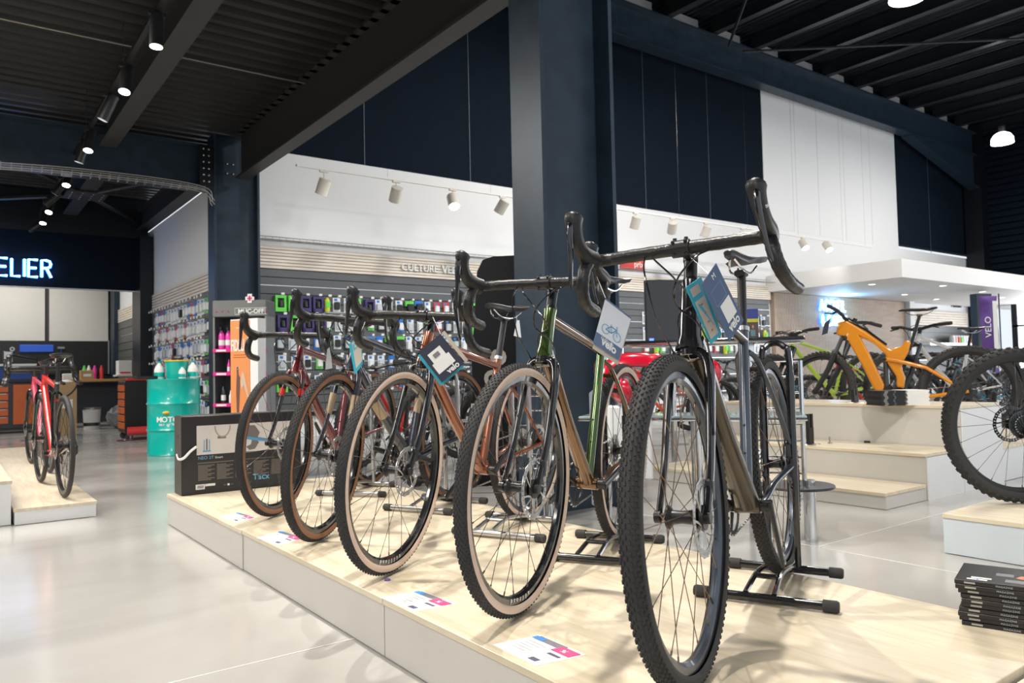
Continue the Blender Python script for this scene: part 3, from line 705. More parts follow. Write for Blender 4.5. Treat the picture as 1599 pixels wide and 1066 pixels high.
    top = [b2 + Vector((0, 0, ro - .002)), ra2 + Vector((0, 0, rc))]; jock = ra + Vector((.02, yc, -.115)); jock2 = ra + Vector((.012, yc, -.075))
    low = [b2 + Vector((0, 0, -ro + .002)), jock + Vector((0, 0, -.012))]
    def links(a, b):
        n = int((b - a).length / .0127)
        for i in range(n):
            p = a.lerp(b, (i + .5) / n); d = (b - a).normalized()
            ch.tube([p - d * .0052, p + d * .0052], .0038, 5, flat=.8 if i % 2 else .5)
    if lod: links(*top); links(*low)
    else: ch.tube(top, .004, 4); ch.tube(low, .004, 4)
    for s in range(12):
        a = PI / 2 + (s - .0) / 11 * PI; p = ra2 + Vector((math.cos(a) * rc, 0, math.sin(a) * rc)); ch.ball(p, .0042, 6)
        a = -PI / 2 + s / 11 * PI; ch.ball(b2 + Vector((math.cos(a) * (ro - .002), 0, math.sin(a) * (ro - .002))), .0042, 6)
    ch.obj('chain', root)
    dr = MB().use(c.get('drcol', M_satin))
    dr.tube([ra + Vector((-.005, -.07, -.005)), ra + Vector((.005, -.07, -.05)), jock2 + Vector((0, -.008, 0))], [.010, .013, .010], 8)
    dr.prism([(jock2.x - .006, jock2.z + .012), (jock2.x + .012, jock2.z), (jock.x + .012, jock.z - .008), (jock.x - .008, jock.z)], yc - .008, yc - .006)
    for jk in (jock, jock2): dr.use(M_satin).lathe([(.004, -.003), (.017, -.002), (.017, .002), (.004, .003)], jk, 'y', 14)
    dr.obj('rear_derailleur', root)
    # ---- brake calipers
    for p in (S @ Vector((-.042, .052, R + .052)), ra + Vector((.05, .056, .045))):
        MB().use(M_satin).cbox(p, (.026, .022, .05), Matrix.Rotation(-.2, 4, 'Y'), .006).obj('brake_caliper', root)
    return root, dict(C=B @ S @ C, htt=B @ htt, B=B, S=S)

M_bk_maroon = mat('maroon_paint', (.13, .010, .018), .22, .3, coat=1, vary=.3)
M_bk_red = mat('red_paint', (.62, .018, .012), .3, coat=.6)
M_bk_navy = mat('dark_navy_paint', (.012, .020, .040), .3, .2, coat=.8, vary=.3)
M_bk_sand = mat('sand_paint', (.40, .30, .18), .4, coat=.3)
M_bk_copper = ramp_mat('copper_paint', [(.3, (.17, .048, .016)), (.7, (.30, .090, .032))], rough=.25, metal=.55, coat=1, nscale=3)
M_bk_bronze = ramp_mat('bronze_paint', [(.3, (.10, .05, .018)), (.7, (.21, .105, .038))], rough=.2, metal=.65, coat=1, nscale=3)
M_bk_green = ramp_mat('iridescent_green', [(.3, (.03, .06, .010)), (.55, (.07, .13, .03)), (.8, (.20, .11, .045))], rough=.18, metal=.7, coat=1, nscale=2.2)
M_bk_slate = mat('slate_grey_paint', (.06, .072, .095), .3, .45, coat=.4, vary=.15)
M_bk_brownblk = ramp_mat('dark_bronze_paint', [(.3, (.03, .026, .022)), (.7, (.08, .058, .035))], rough=.28, metal=.4, coat=.5, nscale=2)

def bandsB1(g):
    S, ax, htb, bb = g['S'], g['ax'], g['htb'], g['bb']
    return [(htb.lerp(bb, .20), htb.lerp(bb, .27), .0235, M_bk_red, 'colour_band'), (htb.lerp(bb, .74), htb.lerp(bb, .84), .0238, M_bk_sand, 'colour_band')]
def bandsB2(g):
    htb, bb = g['htb'], g['bb']
    return [(htb.lerp(bb, .36), htb.lerp(bb, .62), .0232, M_bk_sand, 'colour_band'), (g['bb'].lerp(g['stop'], .45), g['bb'].lerp(g['stop'], .6), .0172, M_bk_sand, 'colour_band')]
B1, i1 = gravel_bike('gravel_bike', (1.322, 3.775, .183), 52.4, dict(col=M_bk_maroon, forkcol=M_bk_maroon, wall='brown', tread='knob', steer=.066, lean=-.026, htl=.13, dt=.024, forkcol2=M_blk, bands=bandsB1, fbands=(.10, .135, M_bk_red), stem=.08, spin=.3, crankang=.9), 'maroon gravel bike with red fork bands, farthest in the row on the long platform', group='gravel bikes on the long platform')
B2, i2 = gravel_bike('gravel_bike', (1.272, 3.067, .183), 64.2, dict(col=M_bk_navy, forkcol=M_bk_navy, wall='brown', tread='knob', steer=.285, lean=-.026, htl=.16, dt=.022, bands=bandsB2, fbands=(.12, .21, M_bk_sand), spin=1.1, crankang=.3, stem=.08), 'dark navy gravel bike with sand coloured bands and brown-walled tyres', group='gravel bikes on the long platform')
B3, i3 = gravel_bike('gravel_bike', (1.243, 2.401, .183), 64.4, dict(col=M_bk_copper, wall='cream', steer=.139, lean=-.033, htl=.115, dt=.0215, rotorcol=M_silver, rimtext='cilffond', rimang=.12, sh=.012, hz=.8, spin=.5, crankang=-.6, post=.20, seat=.72, stem=.075), 'copper orange gravel bike with black fork and cream-walled tyres', group='gravel bikes on the long platform')
B4, i4 = gravel_bike('gravel_bike', (1.306, 1.763, .183), 60.7, dict(col=M_bk_bronze, htcol=M_bk_green, stcol=M_bk_green, wall='cream', steer=-.026, lean=-.036, htl=.155, dt=.022, rotorcol=M_silver, rimtext='allroad', rimang=.10, sh=.033, hz=.8, spin=.95, crankang=-.25, post=.225, seat=.762, stem=.07), 'bronze and iridescent green gravel bike with cream-walled tyres', group='gravel bikes on the long platform')
B5, i5 = gravel_bike('gravel_bike', (1.306, 1.124, .183), 65.9, dict(col=M_bk_brownblk, stcol=M_bk_slate, col2=M_bk_slate, forkcol=M_blk, wall='black', tread='knob', w=.045, R=.356, steer=.026, lean=.06, htl=.175, sh=.032, hz=.88, hw=.212, htr=1.28, htcol=M_blk, dt=.030, dtf=1.1, rimcol=M_bk_slate, post=.205, seat=.775, crankang=1.35, stem=.085, spokecol=mat('copper_spoke', (.22, .14, .09), .35, .8)), 'black gravel bike with knobbly all-black tyres, nearest in the row', group='gravel bikes on the long platform')
# ================================================================= DISPLAY PLATFORMS
def plat_module(name, x0, x1, y0, y1, z0, z1, label, group=None, side='x', oak=True, top=.02, pan=M_panel):
    o = empty(name, ((x0 + x1) / 2, (y0 + y1) / 2, z0)); T = Vector(o.location)
    g = .0015
    def part(nm, mm, a, b, c, d, e, f, bev=0): return MB().use(mm).box(a - T.x, b - T.x, c - T.y, d - T.y, e - z0, f - z0, bev=bev).obj(nm, o, smooth=False)
    part('carcass', pan, x0 + .02, x1 - .02, y0 + .02, y1 - .02, z0, z1 - top)
    part('side_panel', pan, x0 + .006, x0 + .02, y0 + g, y1 - g, z0 + .003, z1 - top); part('side_panel', pan, x1 - .02, x1 - .006, y0 + g, y1 - g, z0 + .003, z1 - top)
    part('end_panel', pan, x0 + .02, x1 - .02, y0 + .004, y0 + .02, z0 + .003, z1 - top); part('end_panel', pan, x0 + .02, x1 - .02, y1 - .02, y1 - .004, z0 + .003, z1 - top)
    part('top_board', M_oak, x0, x1, y0 + .0008, y1 - .0008, z1 - top, z1, .0015)
    if label: tag(o, label, 'platform', group)
    return o
G1 = 'modules of the long display platform'
plat_module('display_platform', 1.085, 2.26, 3.545, 4.98, 0, .18, 'low oak-topped platform module under the black trainer box, farthest of the long row', G1).location.x -= .004
plat_module('display_platform', 1.085, 2.26, 2.165, 3.543, 0, .18, 'low oak-topped platform module under the navy and copper bikes', G1)
plat_module('display_platform', 1.085, 2.26, .735, 2.163, 0, .18, 'low oak-topped platform module under the nearest black bike', G1)
M_fl = mat('pale_blue_panel', (.62, .68, .72), .35)
plat_module('display_platform', 1.35, 3.0, -.8, .725, 0, .165, 'pale platform end just in the bottom right corner', G1, pan=M_fl)
# stepped stand behind: three tiers of oak boards over putty fronts
def tier(x0, x1, y0, y1, z, lab): return plat_module('stepped_platform', x0, x1, y0, y1, 0, z, lab, 'tiers of the stepped stand')
tier(4.475, 4.975, 2.375, 4.3, .10, 'lowest oak tread of the stepped stand, beige riser')
tier(4.98, 5.475, 2.375, 4.3, .29, 'middle oak tread of the stepped stand, below the magazine stack tier')
tier(5.48, 6.10, 2.375, 4.3, .57, 'top oak tread of the stepped stand, carrying the pile of magazines')
plat_module('stepped_platform', 6.105, 9.1, 2.38, 5.2, 0, .25, 'wide white platform behind the top tread, under the orange electric bike', 'tiers of the stepped stand', pan=M_panelw)
plat_module('display_platform', 3.65, 5.6, -.6, 1.68, 0, .18, 'low oak platform at the right edge under a large knobbly wheel', 'right hand platforms', pan=M_fl)
# white end screen closing the right side of the stepped stand
o = MB().use(M_panelw).box(4.985, 5.47, 2.366, 2.3745, .0, .265).obj('end_screen', smooth=False); tag(o, 'white side cladding beside the middle tread of the stepped stand', 'panel', 'white side panels of the stepped stand')
o = MB().use(M_panelw).box(5.485, 6.1, 2.366, 2.3745, 0, .545).obj('end_screen', smooth=False); tag(o, 'tall white side cladding below the top tread, seen through the big wheel', 'panel', 'white side panels of the stepped stand')
# left stands
plat_module('display_platform', .345, .795, 5.58, 10.9, 0, .10, 'low oak-topped stand with two red road bikes', 'left hand stands', pan=M_panelw)
plat_module('display_platform', -1.2, .34, 5.62, 10.9, 0, .27, 'higher oak-topped stand cut by the left edge of the photo', 'left hand stands', pan=M_panelw)
# ---------------------------------------------------------------- rear wheel bike stands
def bike_stand(bx, by, ang, x1, x2, l1, l2, m, cap, label, hoop=.76, xr=-.0):
    a = math.radians(ang); fwd = Vector((-math.sin(a), -math.cos(a), 0)); left = Vector((0, 0, 1)).cross(fwd)
    o = empty('bike_floor_stand'); o.matrix_world = Matrix(((fwd.x, left.x, 0, bx), (fwd.y, left.y, 0, by), (0, 0, 1, .18), (0, 0, 0, 1)))
    tag(o, label, 'bike stand', 'floor stands holding the rear wheels')
    r = .0135
    for x, (la, lb) in ((x1, l1), (x2, l2)):
        MB().use(m).tube([(x, la, .0175), (x, lb, .0175)], r, 12).obj('cross_tube', o)
        for y, s in ((la, -1), (lb, 1)): MB().use(M_rubber).lathe([(0, 0), (.0168, 0), (.0172, s * .036), (.014, s * .042), (0, s * .042)], (x, y - s * .02, .0175), 'y', 14).obj('end_cap', o)
    xm = -1.03
    for s in (1, -1):
        MB().use(m).tube(bez([(x1, s * .04, .03), ((x1 + x2) / 2 + .04, s * .035, .055), (x2, s * .035, .03)], 5), .0085, 8).obj('side_rail', o)
    MB().use(m).tube([(x1 - .10, -.038, .055), (x1 - .10, .038, .055)], .008, 8).obj('wheel_rest', o)
    if hoop:
        P = bez([(x2, .046, .02), (x2 + .01, .046, hoop * .5), (x2 + .02, .044, hoop - .06), (x2 + .02, .028, hoop - .012), (x2 + .02, 0, hoop), (x2 + .02, -.028, hoop - .012), (x2 + .02, -.044, hoop - .06), (x2 + .01, -.046, hoop * .5), (x2, -.046, .02)], 5)
        MB().use(m).tube(P, .0105, 10).obj('wheel_hoop', o)
        for s in (1, -1): MB().use(m).tube([(x2 + .018, s * .045, hoop * .42), (x2 + .02, s * .0445, hoop - .1)], .0135, 10).obj('hoop_sleeve', o)
    return o
bike_stand(1.306, 1.124, 65.9, -.645, -1.02, (-.17, .19), (-.16, .16), M_blk, 1, 'black tubular floor stand behind the nearest black bike')
bike_stand(1.306, 1.763, 60.7, -.61, -1.0, (-.13, .17), (-.16, .16), M_blk, 1, 'black tubular floor stand under the bronze green bike', hoop=.6)
bike_stand(1.243, 2.401, 64.4, -.63, -1.0, (-.13, .26), (-.18, .18), M_silver, 1, 'silver tubular floor stand under the copper bike', hoop=.7)
bike_stand(1.272, 3.067, 64.2, -.68, -1.02, (-.18, .18), (-.18, .18), M_silver, 1, 'silver tubular floor stand under the dark navy bike', hoop=.7)
bike_stand(1.322, 3.775, 52.4, -.61, -.98, (-.11, .28), (-.18, .18), M_silver, 1, 'silver tubular floor stand under the maroon bike', hoop=.7)
# ---------------------------------------------------------------- price cards lying on the platform
def price_card(px, label):
    P = [at(*p, z=.18) for p in px]; c = sum(P, Vector()) / 4
    o = empty('price_card', (c.x, c.y, .1802)); tag(o, label, 'price card', 'price cards lying on the long platform')
    ux = (P[1] - P[0]); uy = (P[0] - P[3]); ux.z = uy.z = 0
    Mx = Matrix(((ux.x, uy.x, 0, 0), (ux.y, uy.y, 0, 0), (0, 0, 1, 0), (0, 0, 0, 1)))
    # local: u along the printed bottom edge (0..1), v up
    def part(nm, m, a, b, c2, d, z): MB().use(m).box(a - .5, b - .5, c2 - .5, d - .5, z, z + .0006, Mx).obj(nm, o, smooth=False)
    part('card', M_white, 0, 1, 0, 1, 0)
    part('grey_band', mat('print_grey', (.20, .19, .22), .5), .06, .66, .80, .97, .0007); part('blue_logo', mat('print_blue', (.06, .27, .65), .5), .03, .25, .80, .93, .0014)
    part('pink_block', mat('print_pink', (.72, .07, .22), .5), .60, .97, .66, .92, .0014)
    for k in range(5): part('text_line', mat('print_text', (.35, .34, .38), .5), .12 + .02 * (k % 2), .50 - .05 * (k % 3), .66 - k * .1, .675 - k * .1, .0007)
    part('text_line', mat('print_dark', (.10, .09, .16), .5), .68, .92, .5, .57, .0007); part('text_line', MATS['print_dark'], .70, .86, .10, .22, .0007)
    t = text_mesh('%', .16, .0003, M_white, M=Mx @ Matrix.Translation((.27, .22, .0022))); t.obj('percent_sign', o, smooth=False)
    return o
# corners: far-left, far-right, near-right, near-left as seen from the printed side
price_card(((840, 991), (912, 1022), (848, 1041), (765, 1006)), 'white price card with pink block in front of the nearest black bike')
price_card(((656, 922), (712, 943), (650, 955), (592, 933)), 'white price card with pink block in front of the bronze green bike')
price_card(((440, 829), (476, 840), (436, 850), (400, 840)), 'white price card in front of the dark navy bike')
price_card(((372, 800), (400, 808), (372, 815), (342, 807)), 'white price card in front of the maroon bike')
o = MB().use(mat('purple_plastic', (.16, .08, .3), .4)).lathe([(0, .006), (.008, .005), (.011, .0), (.011, -.001)], (0, 0, 0), seg=14).obj('cable_grommet'); p = at(605, 906, z=.18); o.location = (p.x, p.y, .181)
tag(o, 'small purple plastic cap on the oak board in front of the copper bike', 'cap')
# ---------------------------------------------------------------- hang tags
def leaf(o, name, m, P, th=.0008):
    """thin card through four corners (TL, TR, BR, BL)"""
    n = (P[1] - P[0]).cross(P[3] - P[0]).normalized() * th
    return MB().use(m).add([p + n for p in P] + [p - n for p in P], [(0, 1, 2, 3), (7, 6, 5, 4), (0, 4, 5, 1), (1, 5, 6, 2), (2, 6, 7, 3), (3, 7, 4, 0)]).obj(name, o, smooth=False)
def quad_pt(P, u, v): return (P[0].lerp(P[1], u)).lerp(P[3].lerp(P[2], u), v)
def on_leaf(o, nm, m, P, u0, u1, v0, v1, k=1):
    n = (P[1] - P[0]).cross(P[3] - P[0]).normalized(); n = n if n.dot(Vector((math.sin(YAW), math.cos(YAW), 0))) < 0 else -n
    q = [quad_pt(P, *c) + n * .0009 * k for c in ((u0, v0), (u1, v0), (u1, v1), (u0, v1))]
    return leaf(o, nm, m, q, .0003)
def leaf_text(o, nm, m, P, txt, u, v, size, bold=0):
    x = (P[1] - P[0]).normalized(); z = (P[0] - P[3]).normalized(); n = x.cross(z); nn = n if n.dot(Vector((math.sin(YAW), math.cos(YAW), 0))) < 0 else -n
    Mf = FR(quad_pt(P, u, v) + nn * .0016, x, z); t = text_mesh(txt, size, .0002, m, M=Mf, bold=bold); return t.obj(nm, o, smooth=False)
def pxs(D, pts): return [at(p[0], p[1], D=(D if not isinstance(D, (list, tuple)) else D[i])) for i, p in enumerate(pts)]
def tagroot(label): 
    o = empty('hang_tag'); tag(o, label, 'tag', 'price booklets hanging from the bikes'); return o
M_tnavy = mat('tag_navy', (.055, .095, .19), .4); M_teal = mat('tag_teal', (.03, .36, .48), .4); M_tbeige = mat('tag_beige', (.50, .45, .38), .5); M_tink = mat('tag_ink', (.02, .022, .045), .4)
o = tagroot('navy and teal folded price booklet hanging on the nearest black bike')
P = pxs((1.50, 1.53, 1.50, 1.47), ((1118, 411), (1161, 500), (1139, 533), (1095, 444)))
P = [P[3], P[0], P[1], P[2]]   # TL, TR, BR, BL
leaf(o, 'front_leaf', M_tnavy, P); on_leaf(o, 'white_label', M_white, P, .30, 1.0 - .12, .50, .80)
on_leaf(o, 'outline', mat('tag_navy_light', (.16, .22, .36), .5), P, .18, .82, .22, .47); on_leaf(o, 'outline_fill', M_tnavy, P, .21, .79, .235, .455, 1.6)
leaf_text(o, 'lettering', M_white, P, 'velo', .55, .93, .024, .0006); leaf_text(o, 'lettering', M_white, P, 'culture', .45, .87, .010); leaf_text(o, 'lettering', M_white, P, 'M', .62, .13, .016)
Q = pxs((1.47, 1.50, 1.53, 1.52), ((1074, 447), (1098, 430), (1131, 521), (1114, 537)))
Q = [Q[0], Q[1] , Q[2], Q[3]]; Q = [q + Vector((.012, .016, 0)) for q in Q]
leaf(o, 'back_leaf', M_teal, Q); on_leaf(o, 'beige_panel', M_tbeige, Q, .12, .80, .28, .93); on_leaf(o, 'beige_panel', M_tbeige, Q, .15, .7, .06, .2)
for k in range(4): on_leaf(o, 'print_mark', mat('tag_rust', (.42, .16, .08), .5), Q, .38, .52, .36 + k * .15, .385 + k * .15, 1.7)
tp = (P[0] + P[1]) / 2; MB().use(M_white).tube([tp, i5['C'] + Vector((.02, -.01, -.02))], .0007, 4).obj('string', o)
o = tagroot('white and navy booklet with small bicycle picture hanging before the bronze green bike')
P = pxs(1.86, ((945.5, 465), (986, 496), (966, 562), (926, 536)))
leaf(o, 'front_leaf', mat('tag_pale', (.66, .68, .74), .5), P); on_leaf(o, 'navy_foot', mat('tag_slate', (.10, .15, .26), .5), P, 0, 1, .74, 1); on_leaf(o, 'navy_head', MATS['tag_slate'], P, 0, 1, 0, .035)
leaf_text(o, 'lettering', M_white, P, 'velo', .55, .92, .026, .0008); leaf_text(o, 'lettering', M_white, P, 'culture', .45, .82, .013)
x = (P[1] - P[0]).normalized(); z = (P[0] - P[3]).normalized(); n = x.cross(z); n = n if n.y < 0 else -n; c = quad_pt(P, .5, .58) + n * .0015
q = MB().use(mat('print_cyan', (.05, .30, .45), .5))
for s in (-1, 1): q.tube([c + x * (s * .017 + math.cos(2 * PI * k / 14) * .0105) + z * math.sin(2 * PI * k / 14) * .0105 for k in range(14)], .0008, 4, closed=True)
for a, b in (((-.017, 0), (-.004, .014)), ((-.004, .014), (.012, .014)), ((.012, .014), (.017, 0)), ((-.017, 0), (.0, 0)), ((.0, 0), (.012, .014)), ((-.006, .018), (0, 0)), ((.012, .014), (.010, .022))): q.tube([c + x * a[0] + z * a[1], c + x * b[0] + z * b[1]], .0010, 4)
q.obj('bicycle_drawing', o)
Q = [p + Vector((.004, .007, -.012)) for p in P]; leaf(o, 'back_leaf', MATS['tag_beige'], Q)
MB().use(M_white).tube([P[0], at(932, 432, D=1.90)], .0007, 4).obj('string', o)
o = tagroot('black price booklet with two white labels hanging on the copper bike')
P = pxs(2.44, ((653, 549), (688, 521), (725, 567), (690, 597)))
leaf(o, 'front_leaf', M_tink, P)
P2 = [P[0], P[1], P[2], P[3]]
on_leaf(o, 'white_label', M_white, P, .18, .72, .22, .52); on_leaf(o, 'white_label', M_white, P, .10, .82, .50, .80, 1.5); on_leaf(o, 'grey_print', mat('print_grey', (.2, .19, .22), .5), P, .32, .56, .30, .42, 2)
leaf_text(o, 'lettering', M_white, P, 'velo', .62, .955, .026, .0008)
e = [P[1] + (P[1] - P[0]).normalized() * .004, P[1] + (P[1] - P[0]).normalized() * .016, P[2] + (P[1] - P[0]).normalized() * .016, P[2] + (P[1] - P[0]).normalized() * .004]
leaf(o, 'page_edge', M_tbeige, e); leaf(o, 'back_leaf', M_teal, [p + Vector((.004, .012, -.012)) for p in P])
MB().use(M_white).tube([P[1], at(676, 495, D=2.52)], .0007, 4).obj('string', o)
o = tagroot('teal and beige price booklet hanging on the dark navy bike')
P = pxs(2.93, ((544.7, 537.6), (562.6, 521), (567, 568), (554, 585)))
leaf(o, 'front_leaf', M_teal, P); on_leaf(o, 'beige_panel', M_tbeige, P, .25, .95, .05, .88); on_leaf(o, 'teal_frame', M_teal, P, .3, .75, .12, .32, 1.6); on_leaf(o, 'beige_panel', M_tbeige, P, .42, .65, .16, .28, 2.2)
MB().use(M_white).tube([P[1], at(572, 498, D=3.0)], .0007, 4).obj('string', o)
o = tagroot('small grey paper tag hanging under the saddle of the copper bike')
P = pxs(2.86, ((807, 500), (811, 500), (814, 527), (802, 524)))
leaf(o, 'front_leaf', mat('tag_pale', (.66, .68, .74), .5), P); MB().use(M_white).tube([P[0], P[0] + Vector((0, 0, .02))], .0007, 4).obj('string', o)
o = tagroot('thin clear plastic tag hanging between the maroon and dark navy bikes')
P = pxs(3.3, ((511, 545), (516, 541), (519, 575), (508, 577))); leaf(o, 'front_leaf', mat('clear_tag', (.6, .62, .62), .15, alpha=.65), P)
# ---------------------------------------------------------------- black trainer carton on the platform
M_cart = mat('carton_black', (.022, .022, .026), .35, vary=.2); M_cartside = mat('carton_side', (.075, .068, .06), .5, vary=.2)
o = empty('trainer_carton', (1.45, 4.90, .18)); tag(o, 'large black printed carton with blue lettering on the far end of the long platform', 'box')
x0, x1, y0, y1, h = -.325, .40, -.095, .075, .465
MB().use(M_cart).box(x0, x1, y0, y1, 0, h, bev=.004).obj('carton_body', o)
MB().use(M_cartside).box(x0 - .0015, x0, y0 + .004, y1 - .004, .003, h - .003).obj('carton_end', o, smooth=False)
MB().use(M_cartside).box(x0 + .002, x1, y0 + .004, y1 - .004, h, h + .0012).obj('carton_lid', o, smooth=False)
def ff(nm, m, a, b, c, d, k=1): return MB().use(m).box(x0 + a, x0 + b, y0 - .001 * k, y0 - .0008 * k + .0004, c, d).obj(nm, o, smooth=False)
ff('picture_panel', mat('carton_photo', (.66, .63, .61), .5), .085, .66, .232, .405)
M_pg = mat('photo_grey', (.17, .15, .15), .5); M_pb = mat('photo_blue', (.10, .33, .58), .5); M_pt = mat('photo_tan', (.40, .33, .28), .5)
def FRf(a, c, k): return FR((x0 + a, y0 - .001 * k, c), (1, 0, 0), (0, 0, 1))
q = MB().use(M_pt).tube([(x0 + .235 + math.cos(t) * .045, y0 - .0015, .40 + math.sin(t) * .068) for t in [PI + i * PI / 14 for i in range(15)]], .0045, 5, flat=.3); q.use(M_pg).box(x0 + .205, x0 + .255, y0 - .002, y0 - .001, .322, .337); q.obj('printed_wheel', o)
q = MB().use(M_pg).prism([(x0 + a, c) for a, c in ((.36, .395), (.43, .39), (.46, .345), (.44, .30), (.455, .285), (.43, .245), (.395, .24), (.375, .262), (.405, .275), (.41, .30), (.37, .32))][::-1], y0 - .0022, y0 - .0012)
q.use(M_pb).prism([(x0 + a, c) for a, c in ((.33, .318), (.40, .325), (.50, .305), (.52, .285), (.47, .29), (.39, .305))][::-1], y0 - .0034, y0 - .0024); q.obj('printed_trainer', o, smooth=False)
q = MB().use(M_pb).box(x0 + .125, x0 + .130, y0 - .002, y0 - .001, .25, .32).box(x0 + .155, x0 + .160, y0 - .002, y0 - .001, .25, .32).use(M_pg).box(x0 + .138, x0 + .147, y0 - .002, y0 - .001, .258, .325).use(M_pb).box(x0 + .12, x0 + .165, y0 - .0025, y0 - .001, .248, .256); q.obj('printed_trainer_front', o, smooth=False)
text_mesh('NEO 2T', .026, .0003, mat('carton_cyan', (.16, .42, .62), .4), 'LEFT', M=FRf(.092, .205, 1.2)).obj('lettering', o, smooth=False)
text_mesh('Smart', .019, .0003, M_white, 'LEFT', M=FRf(.19, .205, 1.2)).obj('lettering', o, smooth=False)
M_ctext = mat('carton_text', (.16, .14, .125), .5)
ff('text_line', M_ctext, .09, .30, .180, .186); ff('text_line', M_ctext, .34, .55, .183, .187)
for cx in (.092, .20, .31, .42, .53):
    for k in range(11): ff('text_line', M_ctext, cx, cx + .095 - .02 * ((k * 7 + int(cx * 100)) % 3), .165 - k * .0085, .1705 - k * .0085)
for k in range(3): ff('barcode_label', M_white, .078 + k * .0, .13, .028, .058) if k == 0 else None
ff('barcode_label', M_white, .132, .19, .044, .058)
for k in range(9): ff('barcode_bar', M_cart, .088 + k * .004, .0898 + k * .004, .034, .052, 2)
ff('icon', M_white, .262, .274, .036, .048); ff('text_line', M_ctext, .24, .256, .04, .044); ff('text_line', M_ctext, .28, .296, .04, .044)
text_mesh('Tacx', .050, .0004, mat('tacx_blue', (.15, .50, .72), .4), 'LEFT', M=FRf(.415, .055, 1.2) @ Matrix.Shear('XZ', 4, (.0, .0)), bold=.0005, space=1.05).obj('lettering', o, smooth=False)
MB().use(mat('strap_white', (.85, .85, .83), .5)).tube(bez([(x0 - .006, y1 - .08, .235), (x0 - .012, y0 + .02, .215), (x0 + .01, y0 - .01, .222), (x0 + .045, y0 - .014, .258), (x0 + .082, y0 - .008, .284)], 6), .0075, 8, flat=.6).obj('carry_strap', o)
MB().use(M_blk).lathe([(0, -.001), (.014, -.001), (.014, 0)], (x0 - .0015, -.02, .345), 'x', 14).obj('handle_hole', o)
# ---------------------------------------------------------------- magazine pile on the right
random.seed(5)
MG = [mat('magazine_black', (.020, .019, .021), .25, vary=.2), M_white]
c0 = at(1502, 975, z=.18); c1 = at(1599, 990, z=.18); d = (c1 - c0); d.z = 0; d.normalize(); e = Vector((-d.y, d.x, 0)); e = e if e.dot(Vector((math.sin(YAW), math.cos(YAW), 0))) > 0 else -e
z = .18
def magazine(W, D, th, top=False, spine='MAGAZINE', nm='magazine'):
    r = empty(nm); MB().use(MG[0]).box(0, W, 0, D, 0, th, bev=.0008).obj('cover', r, smooth=False)
    MB().use(M_white).box(.002, W + .0004, D - .002, D + .0004, .0015, th - .0015).obj('pages', r, smooth=False)
    MB().use(mat('spine_print', (.42, .40, .36), .5)).box(.022, .047, -.0006, 0, th * .30, th * .70).obj('spine_print', r, smooth=False)
    t = text_mesh(spine, th * .62, .0002, mat('spine_print2', (.42, .47, .50), .5), 'LEFT', M=FR((.092, -.0004, th * .25), (1, 0, 0), (0, 0, 1)), space=1.1); t.obj('spine_lettering', r, smooth=False)
    if top:
        q = MB().use(M_white).box(.026, .072, .018, .030, th, th + .0003).box(.034, .080, .036, .050, th, th + .0003).use(mat('cover_grey', (.14, .14, .15), .35)).box(.085, .125, .09, .12, th, th + .0003).box(.11, .16, .03, .06, th, th + .0003); q.use(mat('print_purple', (.2, .18, .5), .4)).box(.048, .052, .012, .036, th + .0003, th + .0005); q.obj('cover_title', r, smooth=False)
        q = MB().use(mat('print_orange', (.65, .16, .05), .4)); q.prism([(.13, .085), (.155, .075), (.185, .085), (.19, .105), (.165, .118), (.14, .112)], th, th + .0003, plane='xy').obj('cover_picture', r, smooth=False)
        MB().use(mat('print_blue2', (.03, .08, .5), .4)).box(.19, .235, .04, .06, th, th + .0003).obj('cover_picture', r, smooth=False)
        MB().use(mat('print_skin', (.6, .3, .18), .4)).box(.172, .19, .047, .057, th, th + .0003).obj('cover_picture', r, smooth=False)
    return r
base = magazine(.27, .20, .0112); top = magazine(.27, .20, .0112, True)
for i in range(10):
    if i == 9: m = top
    else: m = base if i == 0 else copy_tree(base)
    off = c0 + d * (-.006 * math.sin(i * .9) - .0008 * i) + e * .003 * math.sin(i * 2.1)
    m.matrix_world = Matrix(((d.x, e.x, 0, off.x), (d.y, e.y, 0, off.y), (0, 0, 1, .1802 + i * .01165), (0, 0, 0, 1)))
    tag(m, 'glossy black magazine on top of the pile on the long platform, cover showing' if i == 9 else 'black-spined magazine in the pile on the long platform, ' + ('bottom one' if i == 0 else '%s from the bottom' % ['', 'second', 'third', 'fourth', 'fifth', 'sixth', 'seventh', 'eighth', 'ninth'][i]), 'magazine', 'magazines piled on the long platform')
